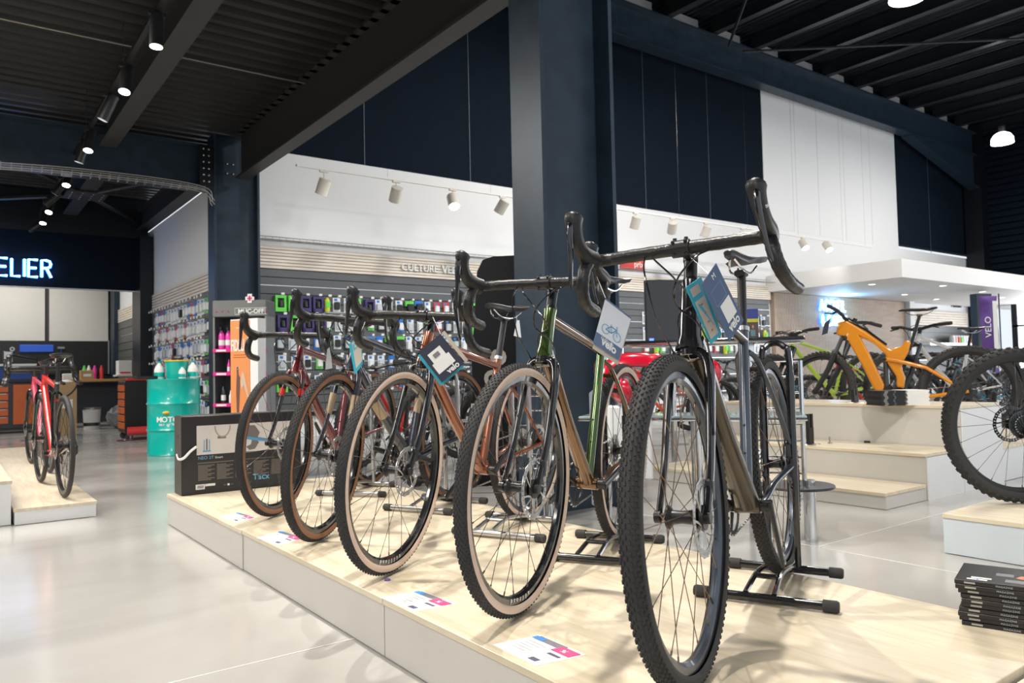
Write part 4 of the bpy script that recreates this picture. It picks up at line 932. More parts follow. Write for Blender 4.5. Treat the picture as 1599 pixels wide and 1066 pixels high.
# second pile on the stepped stand
p = at(1379, 634, z=.57); m0 = None
for i in range(12):
    if m0 is None: m = m0 = magazine(.175, .21, .0085, spine='MAG')
    else: m = copy_tree(m0)
    dd = Vector((math.cos(YAW * .9), -math.sin(YAW * .9), 0)); ee = Vector((-dd.y, dd.x, 0))
    off = p + dd * (.0 + .006 * math.sin(i * 1.3)) + ee * .02
    m.matrix_world = Matrix(((dd.x, ee.x, 0, off.x), (dd.y, ee.y, 0, off.y), (0, 0, 1, .5702 + i * .0088), (0, 0, 0, 1)))
    tag(m, 'black magazine in the pile below the orange bike, ' + ('topmost' if i == 11 else '%s from bottom' % ['first', 'second', 'third', 'fourth', 'fifth', 'sixth', 'seventh', 'eighth', 'ninth', 'tenth', 'eleventh'][i]), 'magazine', 'magazines piled on the stepped stand')
ws = None
for i in range(12):
    if ws is None:
        ws = empty('white_brochure'); MB().use(M_white).box(0, .16, 0, .21, 0, .0082, bev=.0006).obj('cover', ws, smooth=False)
        m = ws
    else: m = copy_tree(ws)
    off = p + dd * (.19 + .004 * math.sin(i * 1.9)) + ee * .02
    m.matrix_world = Matrix(((dd.x, ee.x, 0, off.x), (dd.y, ee.y, 0, off.y), (0, 0, 1, .5702 + i * .0088), (0, 0, 0, 1)))
    tag(m, 'white brochure beside the black magazines on the top tread, ' + ('topmost' if i == 11 else '%s from bottom' % ['first', 'second', 'third', 'fourth', 'fifth', 'sixth', 'seventh', 'eighth', 'ninth', 'tenth', 'eleventh'][i]), 'brochure', 'white brochures piled on the stepped stand')
# black wheel shoe brackets on the treads
def shoe(px, py, z, label, hh=.22):
    p = at(px, py, z=z); o = empty('wheel_bracket', p); tag(o, label, 'bracket', 'wheel brackets screwed to the stepped stand')
    MB().use(M_silver).lathe([(0, .003), (.07, .003), (.075, 0)], seg=20).obj('base_plate', o)
    MB().use(M_satin).box(-.03, -.008, -.012, .012, .003, hh).box(.008, .03, -.012, .012, .003, hh).box(-.03, .03, -.014, -.010, .003, hh * .55).obj('upright', o, smooth=False); return o
shoe(1265, 693, .29, 'black slotted wheel bracket on the middle tread beside the chrome rack')
shoe(1335, 628, .57, 'black wheel bracket on the top tread below the orange bike fork', .10)
o = MB().use(M_silver).lathe([(0, .05), (.006, .05), (.006, .008), (.016, .006), (.016, 0)], seg=12).obj('threaded_stud'); p = at(1296, 692, z=.29); o.location = p; tag(o, 'small upright silver stud on the middle tread of the stepped stand', 'stud')
o = MB().use(M_satin).lathe([(0, .016), (.02, .014), (.022, 0)], seg=12).obj('rubber_foot'); p = at(1354, 691, z=.29); o.location = p; tag(o, 'small black rubber button on the middle tread, right of the stud', 'stud')
# ---------------------------------------------------------------- chrome tiered rack behind the nearest bike
o = empty('chrome_display_rack', (3.05, 2.75, 0)); tag(o, 'chrome tiered display rack with ladder sides behind the nearest black bike', 'rack')
T = Vector((3.05, 2.75, 0))
A = Vector((3.44, 2.21, 0)) - T; Bq = Vector((2.66, 3.29, 0)) - T       # right and left feet
dirx = (A - Bq).normalized(); dn = Vector((-dirx.y, dirx.x, 0))
for nm, base_ in (('post', A), ('post', Bq), ('post', A - dirx * .26 + dn * .10), ('post', Bq + dirx * .3 + dn * .1), ('post', A * .2 + Bq * .0 - dn * .0), ('post', Bq * .45 + dn * .22)):
    MB().use(M_chrome).tube([base_, base_ + Vector((0, 0, 1.0 if base_ is not A else .30))], .030, 16).tube([base_ + Vector((0, 0, .2)), base_ + Vector((0, 0, .206))], .0325, 16).obj(nm, o)
for z, r, mm in ((.27, .17, M_satin),):
    for c in (A - dirx * .05, Bq + dirx * .05): MB().use(mm).lathe([(0, .006), (r, .006), (r + .003, 0), (r, -.006), (0, -.006)], c + Vector((0, 0, z)), seg=28).obj('round_shelf', o)
M_glass = mat('shelf_glass', (.55, .66, .68), .08, .0, trans=.5, alpha=.85)
for z, mm, w in ((1.0, M_blk, .19), (.62, M_glass, .17)):
    Mz = Matrix(((dirx.x, dn.x, 0, 0), (dirx.y, dn.y, 0, 0), (0, 0, 1, z), (0, 0, 0, 1)))
    MB().use(mm).box(-.22 if z > .9 else -.45, .66, -w, w, -.006, .006, Mz, .004).obj('shelf', o)
    MB().use(M_chrome).tube([Mz @ Vector(v) for v in ((-.22 if z > .9 else -.45, -w, -.012), (.66, -w, -.012), (.66, w, -.012), (-.22 if z > .9 else -.45, w, -.012))], .008, 8, closed=True).obj('shelf_rail', o)
for c in (A + dirx * -.02, Bq + dirx * .0):
    for z0 in (.30, .62):
        q = MB().use(M_chrome); u0 = c - dirx * .0; u1 = c - dirx * .22 + dn * .02
        q.tube([u0 + Vector((0, 0, z0)), u0 + Vector((0, 0, z0 + .27))], .0115, 10); q.tube([u1 + Vector((0, 0, z0)), u1 + Vector((0, 0, z0 + .27))], .0085, 8)
        for k in range(4): q.tube([u0 + Vector((0, 0, z0 + .03 + k * .08)), u1 + Vector((0, 0, z0 + .03 + k * .08))], .0055, 8)
        q.obj('ladder_side', o)
# magazines with a portrait cover standing on the rack
p = at(1171, 513, D=3.75); p.z = 1.0062; o = empty('upright_magazine', p); Mf = facing_camera((0, 0, 0)); tag(o, 'upright brochure with blue and yellow header standing on the black rack top', 'brochure')
def fb(par, nm, m, a, b, c, d, k=0, Mx=Mf): return MB().use(m).add([Mx @ Vector(v) for v in ((a, c, k), (b, c, k), (b, d, k), (a, d, k), (a, c, k - .002), (b, c, k - .002), (b, d, k - .002), (a, d, k - .002))], [(0, 1, 2, 3), (7, 6, 5, 4), (0, 4, 5, 1), (1, 5, 6, 2), (2, 6, 7, 3), (3, 7, 4, 0)]).obj(nm, par, smooth=False)
fb(o, 'cover', mat('cover_brown', (.12, .08, .07), .4), -.042, .042, -.0, .14); fb(o, 'blue_header', mat('header_blue', (.05, .06, .30), .4), -.042, .042, .092, .14, .002); fb(o, 'yellow_band', mat('band_yellow', (.62, .60, .04), .4), -.042, .042, .075, .092, .002)
for a, c, m in ((-.016, .045, mat('print_skin', (.6, .3, .18), .4)), (.014, .05, MATS['print_skin'])):
    MB().use(m).ball(Mf @ Vector((a, c, .002)), .010, 8, sc=(1, .3, 1)).obj('printed_face', o); fb(o, 'printed_shirt', mat('print_shirt', (.15, .28, .34), .5), a - .012, a + .012, .006, c - .012, .003)
# ---------------------------------------------------------------- red moulded shell
M_redsh = mat('glossy_red_shell', (.55, .006, .03), .18, coat=1)
o = empty('red_ride_on_shell', at(975, 700, D=3.75)); o.location.z = .62 - .0; tag(o, 'glossy red moulded ride-on toy shell seen through the wheels of the bronze and black bikes', 'seat')  # stands for a child's balance scooter, roughly shaped as a shell
Mr = facing_camera((0, 0, 0)); rr = Vector((math.cos(YAW), -math.sin(YAW), 0)); nn = Vector((-math.sin(YAW), -math.cos(YAW), 0))
def L2(a, b, c=0): return rr * a + nn * c + Vector((0, 0, b))
o.location = at(975, 600, D=3.75); base = o.location.copy()
MB().use(M_redsh).tube(bez([L2(-.11, -.10), L2(-.10, .02), L2(-.05, .10), L2(.05, .12), L2(.17, .10), L2(.28, .03)], 6), [.012] * 5 + [.022] * 18 + [.03] * 8, 12, flat=2.2).obj('back_rail', o)
MB().use(M_redsh).ball(L2(.03, -.02), .11, 18, sc=(1.1, .8, .75)).obj('shell_bowl', o)
MB().use(M_redsh).ball(L2(.43, .05), .05, 14, sc=(1, 1, 1.2)).tube([L2(.44, 0), L2(.42, -.12)], [.03, .012], 8).obj('arm', o)
MB().use(mat('white_shell', (.72, .74, .76), .3)).box(-.09, .12, -.05, .05, -.46, -.10, Matrix.Rotation(-YAW, 4, 'Z'), .01).obj('shell_base', o)
MB().use(M_satin).tube([L2(.0, -.1), L2(.0, -base.z)], .02, 10).lathe([(0, .01), (.16, .006), (.17, 0)], (0, 0, -base.z), seg=20).obj('pedestal', o)
# white bin-like cabinet behind the bronze bike
o = MB().use(mat('white_cabinet', (.62, .66, .72), .25, coat=.4)).box(-.14, .14, -.12, .12, 0, .74, Matrix.Rotation(-YAW, 4, 'Z'), .02).obj('white_cabinet'); p = at(915, 595, D=5.0); o.location = (p.x, p.y, 0)
tag(o, 'small glossy white cabinet beside the foot of the big navy column', 'cabinet')
# ================================================================= FARTHER THINGS
# ---------------------------------------------------------------- red road bikes at left
pale = mat('pale_pink_paint', (.55, .25, .30), .3, coat=.6)
LB1, _ = gravel_bike('road_bike', (.60, 6.92, .1), 180 - 2.5, dict(col=M_bk_red, col2=M_blk, stcol=M_blk, forkcol=M_blk, wall='black', tread='road', w=.028, R=.340, rim_depth=.03, sub=0, htl=.12, rimcol=M_satin, seat=.74, post=.16, crankang=.4), 'red road bike seen from behind, nearer of the two on the left stand', group='red road bikes on the left stand')
LB2, _ = gravel_bike('road_bike', (.67, 8.62, .1), 180 - 3, dict(col=mat('pink_red_paint', (.55, .05, .10), .3, coat=.6), col2=pale, forkcol=M_blk, wall='black', tread='road', w=.028, R=.340, rim_depth=.03, sub=0, htl=.12, rimcol=M_satin, seat=.74, post=.15, crankang=1.2), 'pinkish red road bike, farther of the two on the left stand', group='red road bikes on the left stand')
# ---------------------------------------------------------------- orange electric mountain bike
M_or = mat('orange_paint', (.74, .265, .004), .25, coat=1, vary=.05)
def emtb(pos, ang, label, col, steer=.5, lod=1):
    c = dict(col=M_blk, flatbar=True, susp=True, forkcol=M_satin, wall='black', tread='mtb', w=.062, R=.372, rim_depth=.022, rimcol=M_satin, sub=lod, htl=.12, flen=.52, wb=1.16, cs=.545, seat=.74, post=.28, dt=.012, steer=steer, stem=.045, ring=.075, crankang=.3, rotor=.1, spin=.2, rotorcol=M_gunmetal, casscol=M_gunmetal)
    r, inf = gravel_bike('electric_mountain_bike', pos, ang, c, label, 'bicycle')
    # remove the plain tube frame and build the monocoque one
    fr = [k for k in bpy.data.objects if k.parent == r and k.name.startswith('frame')][0]
    for k in [k for k in bpy.data.objects if k.parent == fr]: bpy.data.objects.remove(k)
    bpy.data.objects.remove(fr)
    R = .372; wb = 1.16; HA = math.radians(66); ax = Vector((-math.cos(HA), 0, math.sin(HA))); q0 = Vector((-.048 * math.sin(HA), 0, R - .048 * math.cos(HA))); cr = q0 + ax * .532; ht = cr + ax * .12
    bb = Vector((-wb + math.sqrt(.545 ** 2 - .07 ** 2), 0, R - .072)); ra = Vector((-wb, 0, R)); SA = math.radians(73.5); sax = Vector((-math.cos(SA), 0, math.sin(SA))); stop = bb + sax * ((.74 - bb.z) / sax.z)
    Bm_ = r.matrix_world.copy(); Bi = Bm_.inverted(); nrm = Bm_.to_3x3() @ Vector((0, 1, 0)); eye = Vector((0, 0, EYE))
    def bp(px, py):
        v = ray(px, py); t = (Bm_.translation - eye).dot(nrm) / v.dot(nrm); q_ = Bi @ (eye + v * t); return (q_.x, q_.z)
    def plate(nm, pts, hw_, m_, bw=.012):
        P_ = [bp(*p_) for p_ in pts]
        ar = sum(P_[i][0] * P_[(i + 1) % len(P_)][1] - P_[(i + 1) % len(P_)][0] * P_[i][1] for i in range(len(P_)))
        if ar < 0: P_ = P_[::-1]
        o_ = MB().use(m_).prism(P_, -hw_, hw_).obj(nm, r, ang=30); bm_ = o_.modifiers.new('bevel', 'BEVEL'); bm_.width = bw; bm_.segments = 3; return o_
    MB().use(col).tube([cr - ax * .01, cr + ax * .03, ht + ax * .005], [.038, .036, .030], 14).obj('head_tube', r)
    plate('frame', [(1309, 503), (1306, 522), (1323, 529), (1345, 568), (1364, 606), (1379, 619), (1381, 600), (1362, 560), (1345, 527), (1364, 536), (1383, 553), (1386, 567), (1400, 588), (1400, 604), (1412, 606), (1414, 590), (1408, 574), (1412, 562), (1419, 549), (1423, 533), (1414, 531), (1409, 540), (1392, 545), (1384, 540), (1352, 517), (1322, 500)], .034, col, .016)
    plate('frame_guard', [(1316, 499), (1322, 497), (1352, 512), (1386, 537), (1383, 541), (1350, 519)], .020, M_blk, .006)
    MB().use(M_satin).tube([bb + Vector((.05, -.05, .02)), bb + Vector((.05, .05, .02))], .075, 16).tube([bb + Vector((.12, 0, .03)), bb + Vector((.02, 0, .12))], [.05, .03], 8).obj('motor', r)
    MB().use(M_gunmetal).tube([Vector((bp(1383, 560)[0], 0, bp(1383, 560)[1])), bb + Vector((.06, 0, .10))], [.02, .026], 10).obj('shock', r)
    for s in (1, -1):
        rk = MB().use(col); pv = Vector((bp(1392, 562)[0], s * .04, bp(1392, 562)[1])); d = ra + Vector((0, s * .068, 0)); up = ra + Vector((.03, s * .066, .03))
        rk.tube([pv + Vector((.05, 0, .01)), pv + Vector((-.05, s * .01, -.01)), ra + Vector((.30, s * .058, .20)), d + Vector((.02, 0, .0))], [.018, .017, .014, .012], 8, flat=.7)
        rk.tube([bb + Vector((-.03, s * .035, .02)), bb.lerp(d, .5) + Vector((0, 0, -.005)), d], [.017, .014, .012], 8, flat=.7)
        rk.obj('swing_arm', r, ang=60)
        MB().use(M_satin).ball(pv + Vector((.05, s * .012, .01)), .016, 10).obj('pivot', r)
    return r, inf
# shoe positions: front wheel axle seen at (1275, 618), rear at (1487, 608)
fa = at(1276, 612, D=6.85); rb = at(1487, 609, D=6.35); dv = (rb - fa); ang = math.degrees(math.atan2(dv.x, dv.y))
E1, ie = emtb((fa.x, fa.y, .255), ang, 'orange full suspension electric mountain bike above the stepped stand', M_or, steer=-.55)
p = ie['C']; o = empty('hang_tag'); tag(o, 'grey booklet hanging from the handlebar of the orange electric bike', 'tag', 'price booklets hanging from the bikes')
P = pxs(6.5, ((1288, 503), (1297, 496), (1293, 518), (1284, 521))); leaf(o, 'front_leaf', M_tbeige, P); leaf(o, 'dark_edge', M_tink, [q_ + Vector((-.01, 0, -.012)) for q_ in P])
# big wheel at the right edge: rear wheel of a mountain bike cut by the frame
M_mtbblk = mat('black_mtb_paint', (.02, .02, .03), .3, coat=.6)
wc = at(1590, 677, D=3.72)
an = math.radians(124); dirn = Vector((math.sin(an), math.cos(an), 0))   # from tail to nose, leaving the frame at right
RB, _ = gravel_bike('mountain_bike', (wc.x + dirn.x * 1.16, wc.y + dirn.y * 1.16, .185), 124 + 180, dict(col=M_mtbblk, flatbar=True, susp=True, forkcol=M_satin, wall='black', tread='mtb', w=.062, R=.372, rim_depth=.02, rimcol=M_satin, htl=.12, flen=.50, wb=1.16, cs=.44, dt=.024, rotor=.09, rotorcol=M_gunmetal, casscol=M_gunmetal, drcol=M_gunmetal, stem=.05, spin=.1, post=.2), 'black mountain bike at the right edge, only its rear wheel and cassette in view', group=None)
# ---------------------------------------------------------------- crowd of bikes on the shop floor behind
M_lime = mat('lime_paint', (.42, .62, .04), .3, coat=.8); M_cyanb = mat('cyan_paint', (.04, .30, .45), .3, coat=.6); M_redb = M_bk_red; M_whiteb = mat('white_paint', (.70, .70, .72), .3, coat=.6); M_purb = mat('purple_paint', (.12, .05, .25), .3, coat=.6); M_orr = mat('orange_red_paint', (.80, .10, .02), .3, coat=.6)
def shop_bike(pxy, D, ang, col, label, z=0, grp='mountain bikes on the shop floor', proto=None, c=None):
    p = at(pxy, 600, D=D)
    cc = dict(col=col, flatbar=True, susp=True, forkcol=M_satin, wall='black', tread='mtb', w=.06, R=.37, rim_depth=.022, rimcol=M_satin, sub=0, htl=.11, flen=.47, wb=1.16, cs=.44, dt=.023, seat=.70, post=.2, stem=.05, rotorcol=M_gunmetal, casscol=M_gunmetal)
    if c: cc.update(c)
    return gravel_bike('mountain_bike', (p.x, p.y, z), ang, cc, label, 'bicycle', grp)[0]
AN = 112
crowd = [((6.85, 4.78), M_lime, 'lime green hardtail mountain bike left of the orange electric bike', .25, 114), ((7.35, 3.75), M_whiteb, 'white and black mountain bike behind the orange electric bike', .25, AN),
 ((9.4, 5.45), mat('bordeaux', (.2, .02, .05), .3, coat=.6), 'dark red mountain bike behind the front wheel of the orange bike', 0, AN), ((9.45, 4.35), M_mtbblk, 'black mountain bike under the saddle of the orange bike', 0, AN),
 ((11.5, 5.2), M_cyanb, 'blue mountain bike behind the rear wheel of the orange bike', 0, AN), ((9.5, 3.2), M_orr, 'orange-red bike with brown saddle behind the right-hand wheel', 0, AN),
 ((11.6, 4.1), M_redb, 'red mountain bike near the window at right', 0, AN), ((13.7, 5.0), M_purb, 'purple mountain bike below the shelves at right', 0, AN),
 ((6.2, 6.3), M_mtbblk, 'black mountain bike behind the fork of the nearest black bike', 0, AN), ((8.3, 6.4), M_cyanb, 'blue bike behind the booklet of the nearest bike', 0, AN),
 ((10.4, 6.4), M_redb, 'red mountain bike far back below the wooden till wall', 0, AN), ((12.6, 6.3), M_mtbblk, 'black mountain bike far back under the till canopy', 0, AN), ((14.8, 6.2), M_whiteb, 'white mountain bike far back below the far shelves', 0, AN),
 ((3.75, 5.35), mat('teal_frame', (.03, .28, .22), .3, coat=.6), 'teal bike just right of the big navy column', 0, 104), ((4.2, 6.5), mat('grey_frame', (.18, .17, .16), .3, coat=.6), 'grey bike behind the teal bike by the big column', 0, 104),
 ((11.4, 3.0), M_mtbblk, 'black mountain bike low behind the big right-hand wheel', 0, AN), ((13.6, 3.9), mat('grey_frame', (.18, .17, .16), .3, coat=.6), 'grey mountain bike below the window at right', 0, AN), ((13.0, 7.3), mat('teal_frame', (.03, .28, .22), .3, coat=.6), 'green bike far back under the till canopy', 0, AN), ((15.6, 4.9), M_redb, 'red bike in front of the purple banner', 0, AN), ((15.2, 7.2), M_mtbblk, 'black bike farthest back below the far shelves', 0, AN), ((9.45, 4.9), M_whiteb, 'white mountain bike on the floor behind the orange bike saddle', 0, AN),
 ((7.2, 7.5), M_orr, 'orange-red bike behind the television screen', 0, AN), ((9.35, 7.6), mat('grey_frame', (.18, .17, .16), .3, coat=.6), 'grey bike at the back before the right slatwall', 0, AN),
 ((4.35, .25), M_mtbblk, None, .18, 112)]
for (x_, y_), col_, lab_, z_, an_ in crowd:
    if lab_ is None: continue
    cc = dict(col=col_, flatbar=True, susp=True, forkcol=M_satin, wall='black', tread='mtb', w=.06, R=.37, rim_depth=.022, rimcol=M_satin, sub=0, htl=.11, flen=.47, wb=1.16, cs=.44, dt=.023, seat=.70, post=.2, stem=.05, rotorcol=M_gunmetal, casscol=M_gunmetal)
    if col_ is M_orr and y_ < 4: cc['saddlecol'] = mat('brown_leather', (.28, .16, .08), .5)
    gravel_bike('mountain_bike', (x_, y_, z_ + .005), an_, cc, lab_, 'bicycle', 'bikes on the shop floor')
shop_bike(560, 7.2, 60, M_redb, 'red bike behind the front wheels of the maroon and navy bikes', grp='bikes behind the long platform')
shop_bike(650, 6.0, 58, mat('dark_frame', (.05, .05, .06), .3, coat=.6), 'dark bike behind the copper bike', grp='bikes behind the long platform')
# ---------------------------------------------------------------- teal oil drum and things on it
M_drum = mat('teal_drum', (.0, .42, .36), .3, coat=.5, vary=.04)
o = empty('oil_drum', (2.17, 9.62, 0)); tag(o, 'teal oil drum with white lettering standing before the accessory wall', 'drum')
prof = [(0, .0), (.285, 0), (.29, .01), (.285, .02), (.285, .28)]
for z in (.29, .59): prof += [(.285, z - .02), (.297, z), (.285, z + .02)]
prof += [(.285, .85), (.292, .86), (.292, .872), (.28, .875), (.278, .86), (0, .86)]
MB().use(M_drum).lathe(prof, seg=48).obj('drum_body', o)
def curved_text(txt, size, r, cx, cy, z, mid, m, par, nm='lettering', step=None):
    q = MB().use(m); n = len(txt); st = step or size * .72
    for i, ch in enumerate(txt):
        if ch == ' ': continue
        a = mid + (i - (n - 1) / 2) * st / r; er = Vector((math.cos(a), math.sin(a), 0)); ex = Vector((-math.sin(a), math.cos(a), 0))
        t = text_mesh(ch, size, .001, m, M=FR((cx + er.x * r, cy + er.y * r, z), ex, (0, 0, 1)), bold=.002); q.add(t.v, t.f)
    return q.obj(nm, par, smooth=False)
camang = math.atan2(0 - 9.62, 0 - 2.17)
curved_text('MOTOREX', .085, .288, 0, 0, .385, camang + .08, M_white, o); curved_text('Oil of Switzerland', .032, .288, 0, 0, .345, camang + .08, M_white, o, step=.02)
e = Vector((math.cos(camang - .28), math.sin(camang - .28), 0)) * .287
MB().use(mat('emblem_yellow', (.75, .50, .05), .4)).ball((e.x, e.y, .49), .042, 12, sc=(1, .6, .5)).obj('emblem', o)
o = empty('bucket', (2.20, 9.60, .877)); tag(o, 'teal plastic bucket with yellow rim on top of the oil drum', 'bucket')
MB().use(M_drum).lathe([(0, .0), (.10, 0), (.125, .2), (.13, .2), (.105, .005)], seg=28).obj('bucket_body', o); MB().use(mat('yellow_rim', (.80, .52, .02), .4)).lathe([(.122, .2), (.138, .2), (.138, .215), (.122, .215)], seg=28, closed=True).obj('rim', o)
jug0 = None
for i, (dx, dy, lab) in enumerate(((-.155, .10, 'white oil jug left of the teal bucket on the drum'), (.165, -.115, 'white oil jug right of the teal bucket on the drum'), (.03, -.19, 'small white oil jug in front of the teal bucket on the drum'))):
    if jug0 is None:
        jug0 = m = empty('oil_jug'); MB().use(M_white).lathe([(0, 0), (.055, 0), (.058, .01), (.058, .10), (.045, .14), (.02, .17), (.018, .19)], seg=20).obj('jug_body', m); MB().use(M_drum).lathe([(.0585, .02), (.0592, .02), (.0592, .075), (.0585, .075)], seg=20, closed=True).obj('label_band', m); MB().use(M_drum).lathe([(.02, .185), (.02, .205), (0, .205)], seg=14).obj('cap', m)
    else: m = copy_tree(jug0)
    m.location = (2.19 + dx, 9.62 + dy, .877); m.scale = (1, 1, 1) if i < 2 else (.7, .7, .7)
    tag(m, lab, 'jug', 'oil jugs on the drum')
o = MB().use(M_satin).box(-.16, .06, -.12, .1, 0, .035, bev=.006).obj('black_tray'); o.location = (1.93, 9.70, .877); tag(o, 'black tray hanging over the left rim of the oil drum', 'tray')
# ---------------------------------------------------------------- cleaning product stand
rr = Vector((math.cos(YAW), -math.sin(YAW), 0)); bk_ = Vector((math.sin(YAW), math.cos(YAW), 0))
pL = at(333, 600, D=8.55); pR = at(417, 600, D=8.55); W = (pR - pL).dot(rr); Bm = Matrix(((rr.x, bk_.x, 0, pL.x), (rr.y, bk_.y, 0, pL.y), (0, 0, 1, 0), (0, 0, 0, 1)))
o = empty('product_stand'); o.matrix_world = Bm; tag(o, 'dark metal product stand with pink shelf edges and a grey header', 'shelf')
M_ms = mat('stand_grey', (.055, .06, .07), .4); M_mg = mat('header_grey', (.14, .145, .14), .45); M_pink = mat('pink_edge', (.68, .03, .24), .35)
MB().use(M_ms).box(0, W, .30, .32, 0, 1.62).obj('back_panel', o, smooth=False)
for x in (0, W - .02):
    MB().use(mat('perforated_side', (.26, .265, .27), .35, .6)).box(x, x + .02, 0, .3, 0, 1.72).obj('side_panel', o, smooth=False)
q = MB().use(M_black)
for i in range(3):
    for k in range(42): q.box(-.002, 0, .05 + i * .08, .085 + i * .08, .05 + k * .039, .068 + k * .039)
q.obj('perforations', o, smooth=False, kind='stuff')
MB().use(M_mg).box(0, W, -.01, .3, 1.55, 1.735, bev=.006).obj('header', o)
text_mesh('MUC-OFF', .068, .002, M_white, M=FR((W * .72, -.0105, 1.585), (1, 0, 0), (0, 0, 1)), bold=.0015).obj('header_lettering', o, smooth=False)
q = MB().use(M_white)
for (a, b, c, d) in ((W * .42, W * 1.02, 1.572, 1.576), (W * .42, W * 1.02, 1.642, 1.646), (W * .42, W * .425, 1.572, 1.646), (W * .98, W * .985, 1.572, 1.646)): q.box(a, b, -.013, -.010, c, d)
q.obj('header_frame', o, smooth=False)
q = MB().use(M_pink)
for k in range(7):
    x = W * (.07 + k * .055) if k < 6 else W * 1.0; q.ball((x, -.011, 1.61), .009 if k % 2 == 0 else .0035, 8)
q.obj('pink_dots', o)
q = MB().use(M_white).box(W * .66, W * .74, -.02, -.005, 1.70, 1.80).box(W * .62, W * .78, -.02, -.005, 1.73, 1.77); q.use(M_pink).box(W * .685, W * .715, -.022, -.02, 1.72, 1.78).box(W * .655, W * .745, -.022, -.02, 1.743, 1.757); q.obj('cross_emblem', o, smooth=False)
shz = [1.19, .93, .585, .22]
for z in shz:
    MB().use(M_ms).box(.02, W - .02, .0, .3, z - .02, z).obj('shelf_board', o, smooth=False); MB().use(M_pink).box(.0, W, -.014, -.002, z - .035, z + .005, bev=.004).obj('shelf_edge', o)
    q = MB().use(M_white)
    for k in range(3): q.box(.04 + k * .22, .15 + k * .22, -.016, -.014, z - .025, z - .005)
    q.obj('price_strip', o, smooth=False)
# bottles on the stand
def bottle(kind, col, lab):
    r = empty('spray_bottle' if kind == 0 else 'bottle')
    if kind == 0: MB().use(col).lathe([(0, 0), (.042, 0), (.044, .01), (.044, .15), (.03, .18), (.016, .19), (.014, .21)], seg=18).obj('bottle_body', r); MB().use(M_white).lathe([(.0445, .04), (.045, .04), (.045, .10), (.0445, .10)], seg=18, closed=True).obj('label_band', r); MB().use(M_satin).box(-.018, .018, -.05, .02, .21, .245, bev=.006).tube([(0, -.03, .215), (0, -.045, .175)], .005, 6).obj('trigger', r)
    elif kind == 1: MB().use(col).lathe([(0, 0), (.03, 0), (.032, .006), (.032, .13), (.026, .15)], seg=16).obj('bottle_body', r); MB().use(M_white).lathe([(.0325, .03), (.033, .03), (.033, .09), (.0325, .09)], seg=16, closed=True).obj('label_band', r); MB().use(M_satin).lathe([(.026, .15), (.02, .165), (.012, .185), (0, .19)], seg=16).obj('cap', r)
    else: MB().use(col).lathe([(0, 0), (.022, 0), (.022, .08), (.012, .10), (.006, .14), (0, .14)], seg=12).obj('bottle_body', r); MB().use(M_white).lathe([(.0225, .01), (.023, .01), (.023, .06), (.0225, .06)], seg=12, closed=True).obj('label_band', r)
    return r
Mpk = mat('pink_bottle', (.82, .05, .42), .3, coat=.5); Myl = mat('yellow_bottle', (.75, .72, .03), .3, coat=.5); Mdk = mat('dark_bottle', (.03, .03, .035), .25, coat=.5); Mbl = mat('blue_lid_jar', (.04, .22, .42), .3); Mgn = mat('green_bottle', (.12, .62, .1), .3); Mcy = mat('cyan_bottle', (.05, .4, .7), .3)
def bot_row(z, items, rown):
    cache = {}
    for i, (x, kind, col, cn) in enumerate(items):
        k = (kind, col.name)
        if k not in cache: cache[k] = m = bottle(kind, col, '')
        else: m = copy_tree(cache[k])
        m.matrix_world = Bm @ Matrix.Translation((x * .88, .07, z + .0055)) @ Matrix.Scale(.8, 4, (1, 0, 0)) @ Matrix.Scale(.8, 4, (0, 1, 0))
        side = ['leftmost', 'second from left', 'third from left', 'fourth from left', 'fifth from left', 'sixth from left', 'seventh from left', 'eighth from left'][i]
        tag(m, '%s bottle on the %s shelf of the cleaning stand, %s' % (cn, rown, side), 'bottle', 'bottles on the cleaning stand')
bot_row(1.19, [(.08, 0, Mpk, 'pink spray'), (.17, 0, Mpk, 'pink spray'), (.38, 1, Mpk, 'pink'), (.455, 1, Mpk, 'pink'), (.53, 1, Myl, 'yellow'), (.605, 1, Mgn, 'green')], 'top')
bot_row(.93, [(.17, 2, Mpk, 'small pink'), (.42, 2, M_white, 'small white'), (.54, 2, M_white, 'small white')], 'second')
bot_row(.585, [(.10, 1, Mdk, 'black'), (.19, 2, M_white, 'white'), (.40, 2, Mpk, 'small pink'), (.46, 2, Mpk, 'small pink'), (.53, 1, Mcy, 'white and blue'), (.60, 1, Mcy, 'white and blue')], 'third')
bot_row(.22, [(.06, 1, Mbl, 'blue-capped brown'), (.13, 1, Mbl, 'blue-capped brown'), (.20, 1, Mbl, 'blue-capped brown'), (.44, 1, Mdk, 'black'), (.52, 1, Mgn, 'green')], 'bottom')
# ---------------------------------------------------------------- orange cardboard totem
pa = at(361, 640, D=6.6); pb = at(391, 640, D=6.5); dv = (pb - pa); dv.z = 0; Wt = dv.length; dv.normalize(); dn2 = Vector((-dv.y, dv.x, 0)); dn2 = dn2 if dn2.dot(bk_) > 0 else -dn2
Bt = Matrix(((dv.x, dn2.x, 0, pa.x), (dv.y, dn2.y, 0, pa.y), (0, 0, 1, 0), (0, 0, 0, 1))); H = at(375, 498, D=6.55).z
o = empty('cardboard_totem'); o.matrix_world = Bt; tag(o, 'tall orange cardboard totem with white lettering and white side, left of the maroon bike', 'display')
M_orc = mat('totem_orange', (.74, .27, .09), .6, vary=.04)
MB().use(M_panelw).box(0, Wt + .09, 0.001, .09, 0, H).obj('totem_body', o, smooth=False)
MB().use(M_orc).box(.0, Wt, -.002, .0, 0, H - .01).obj('front_print', o, smooth=False)
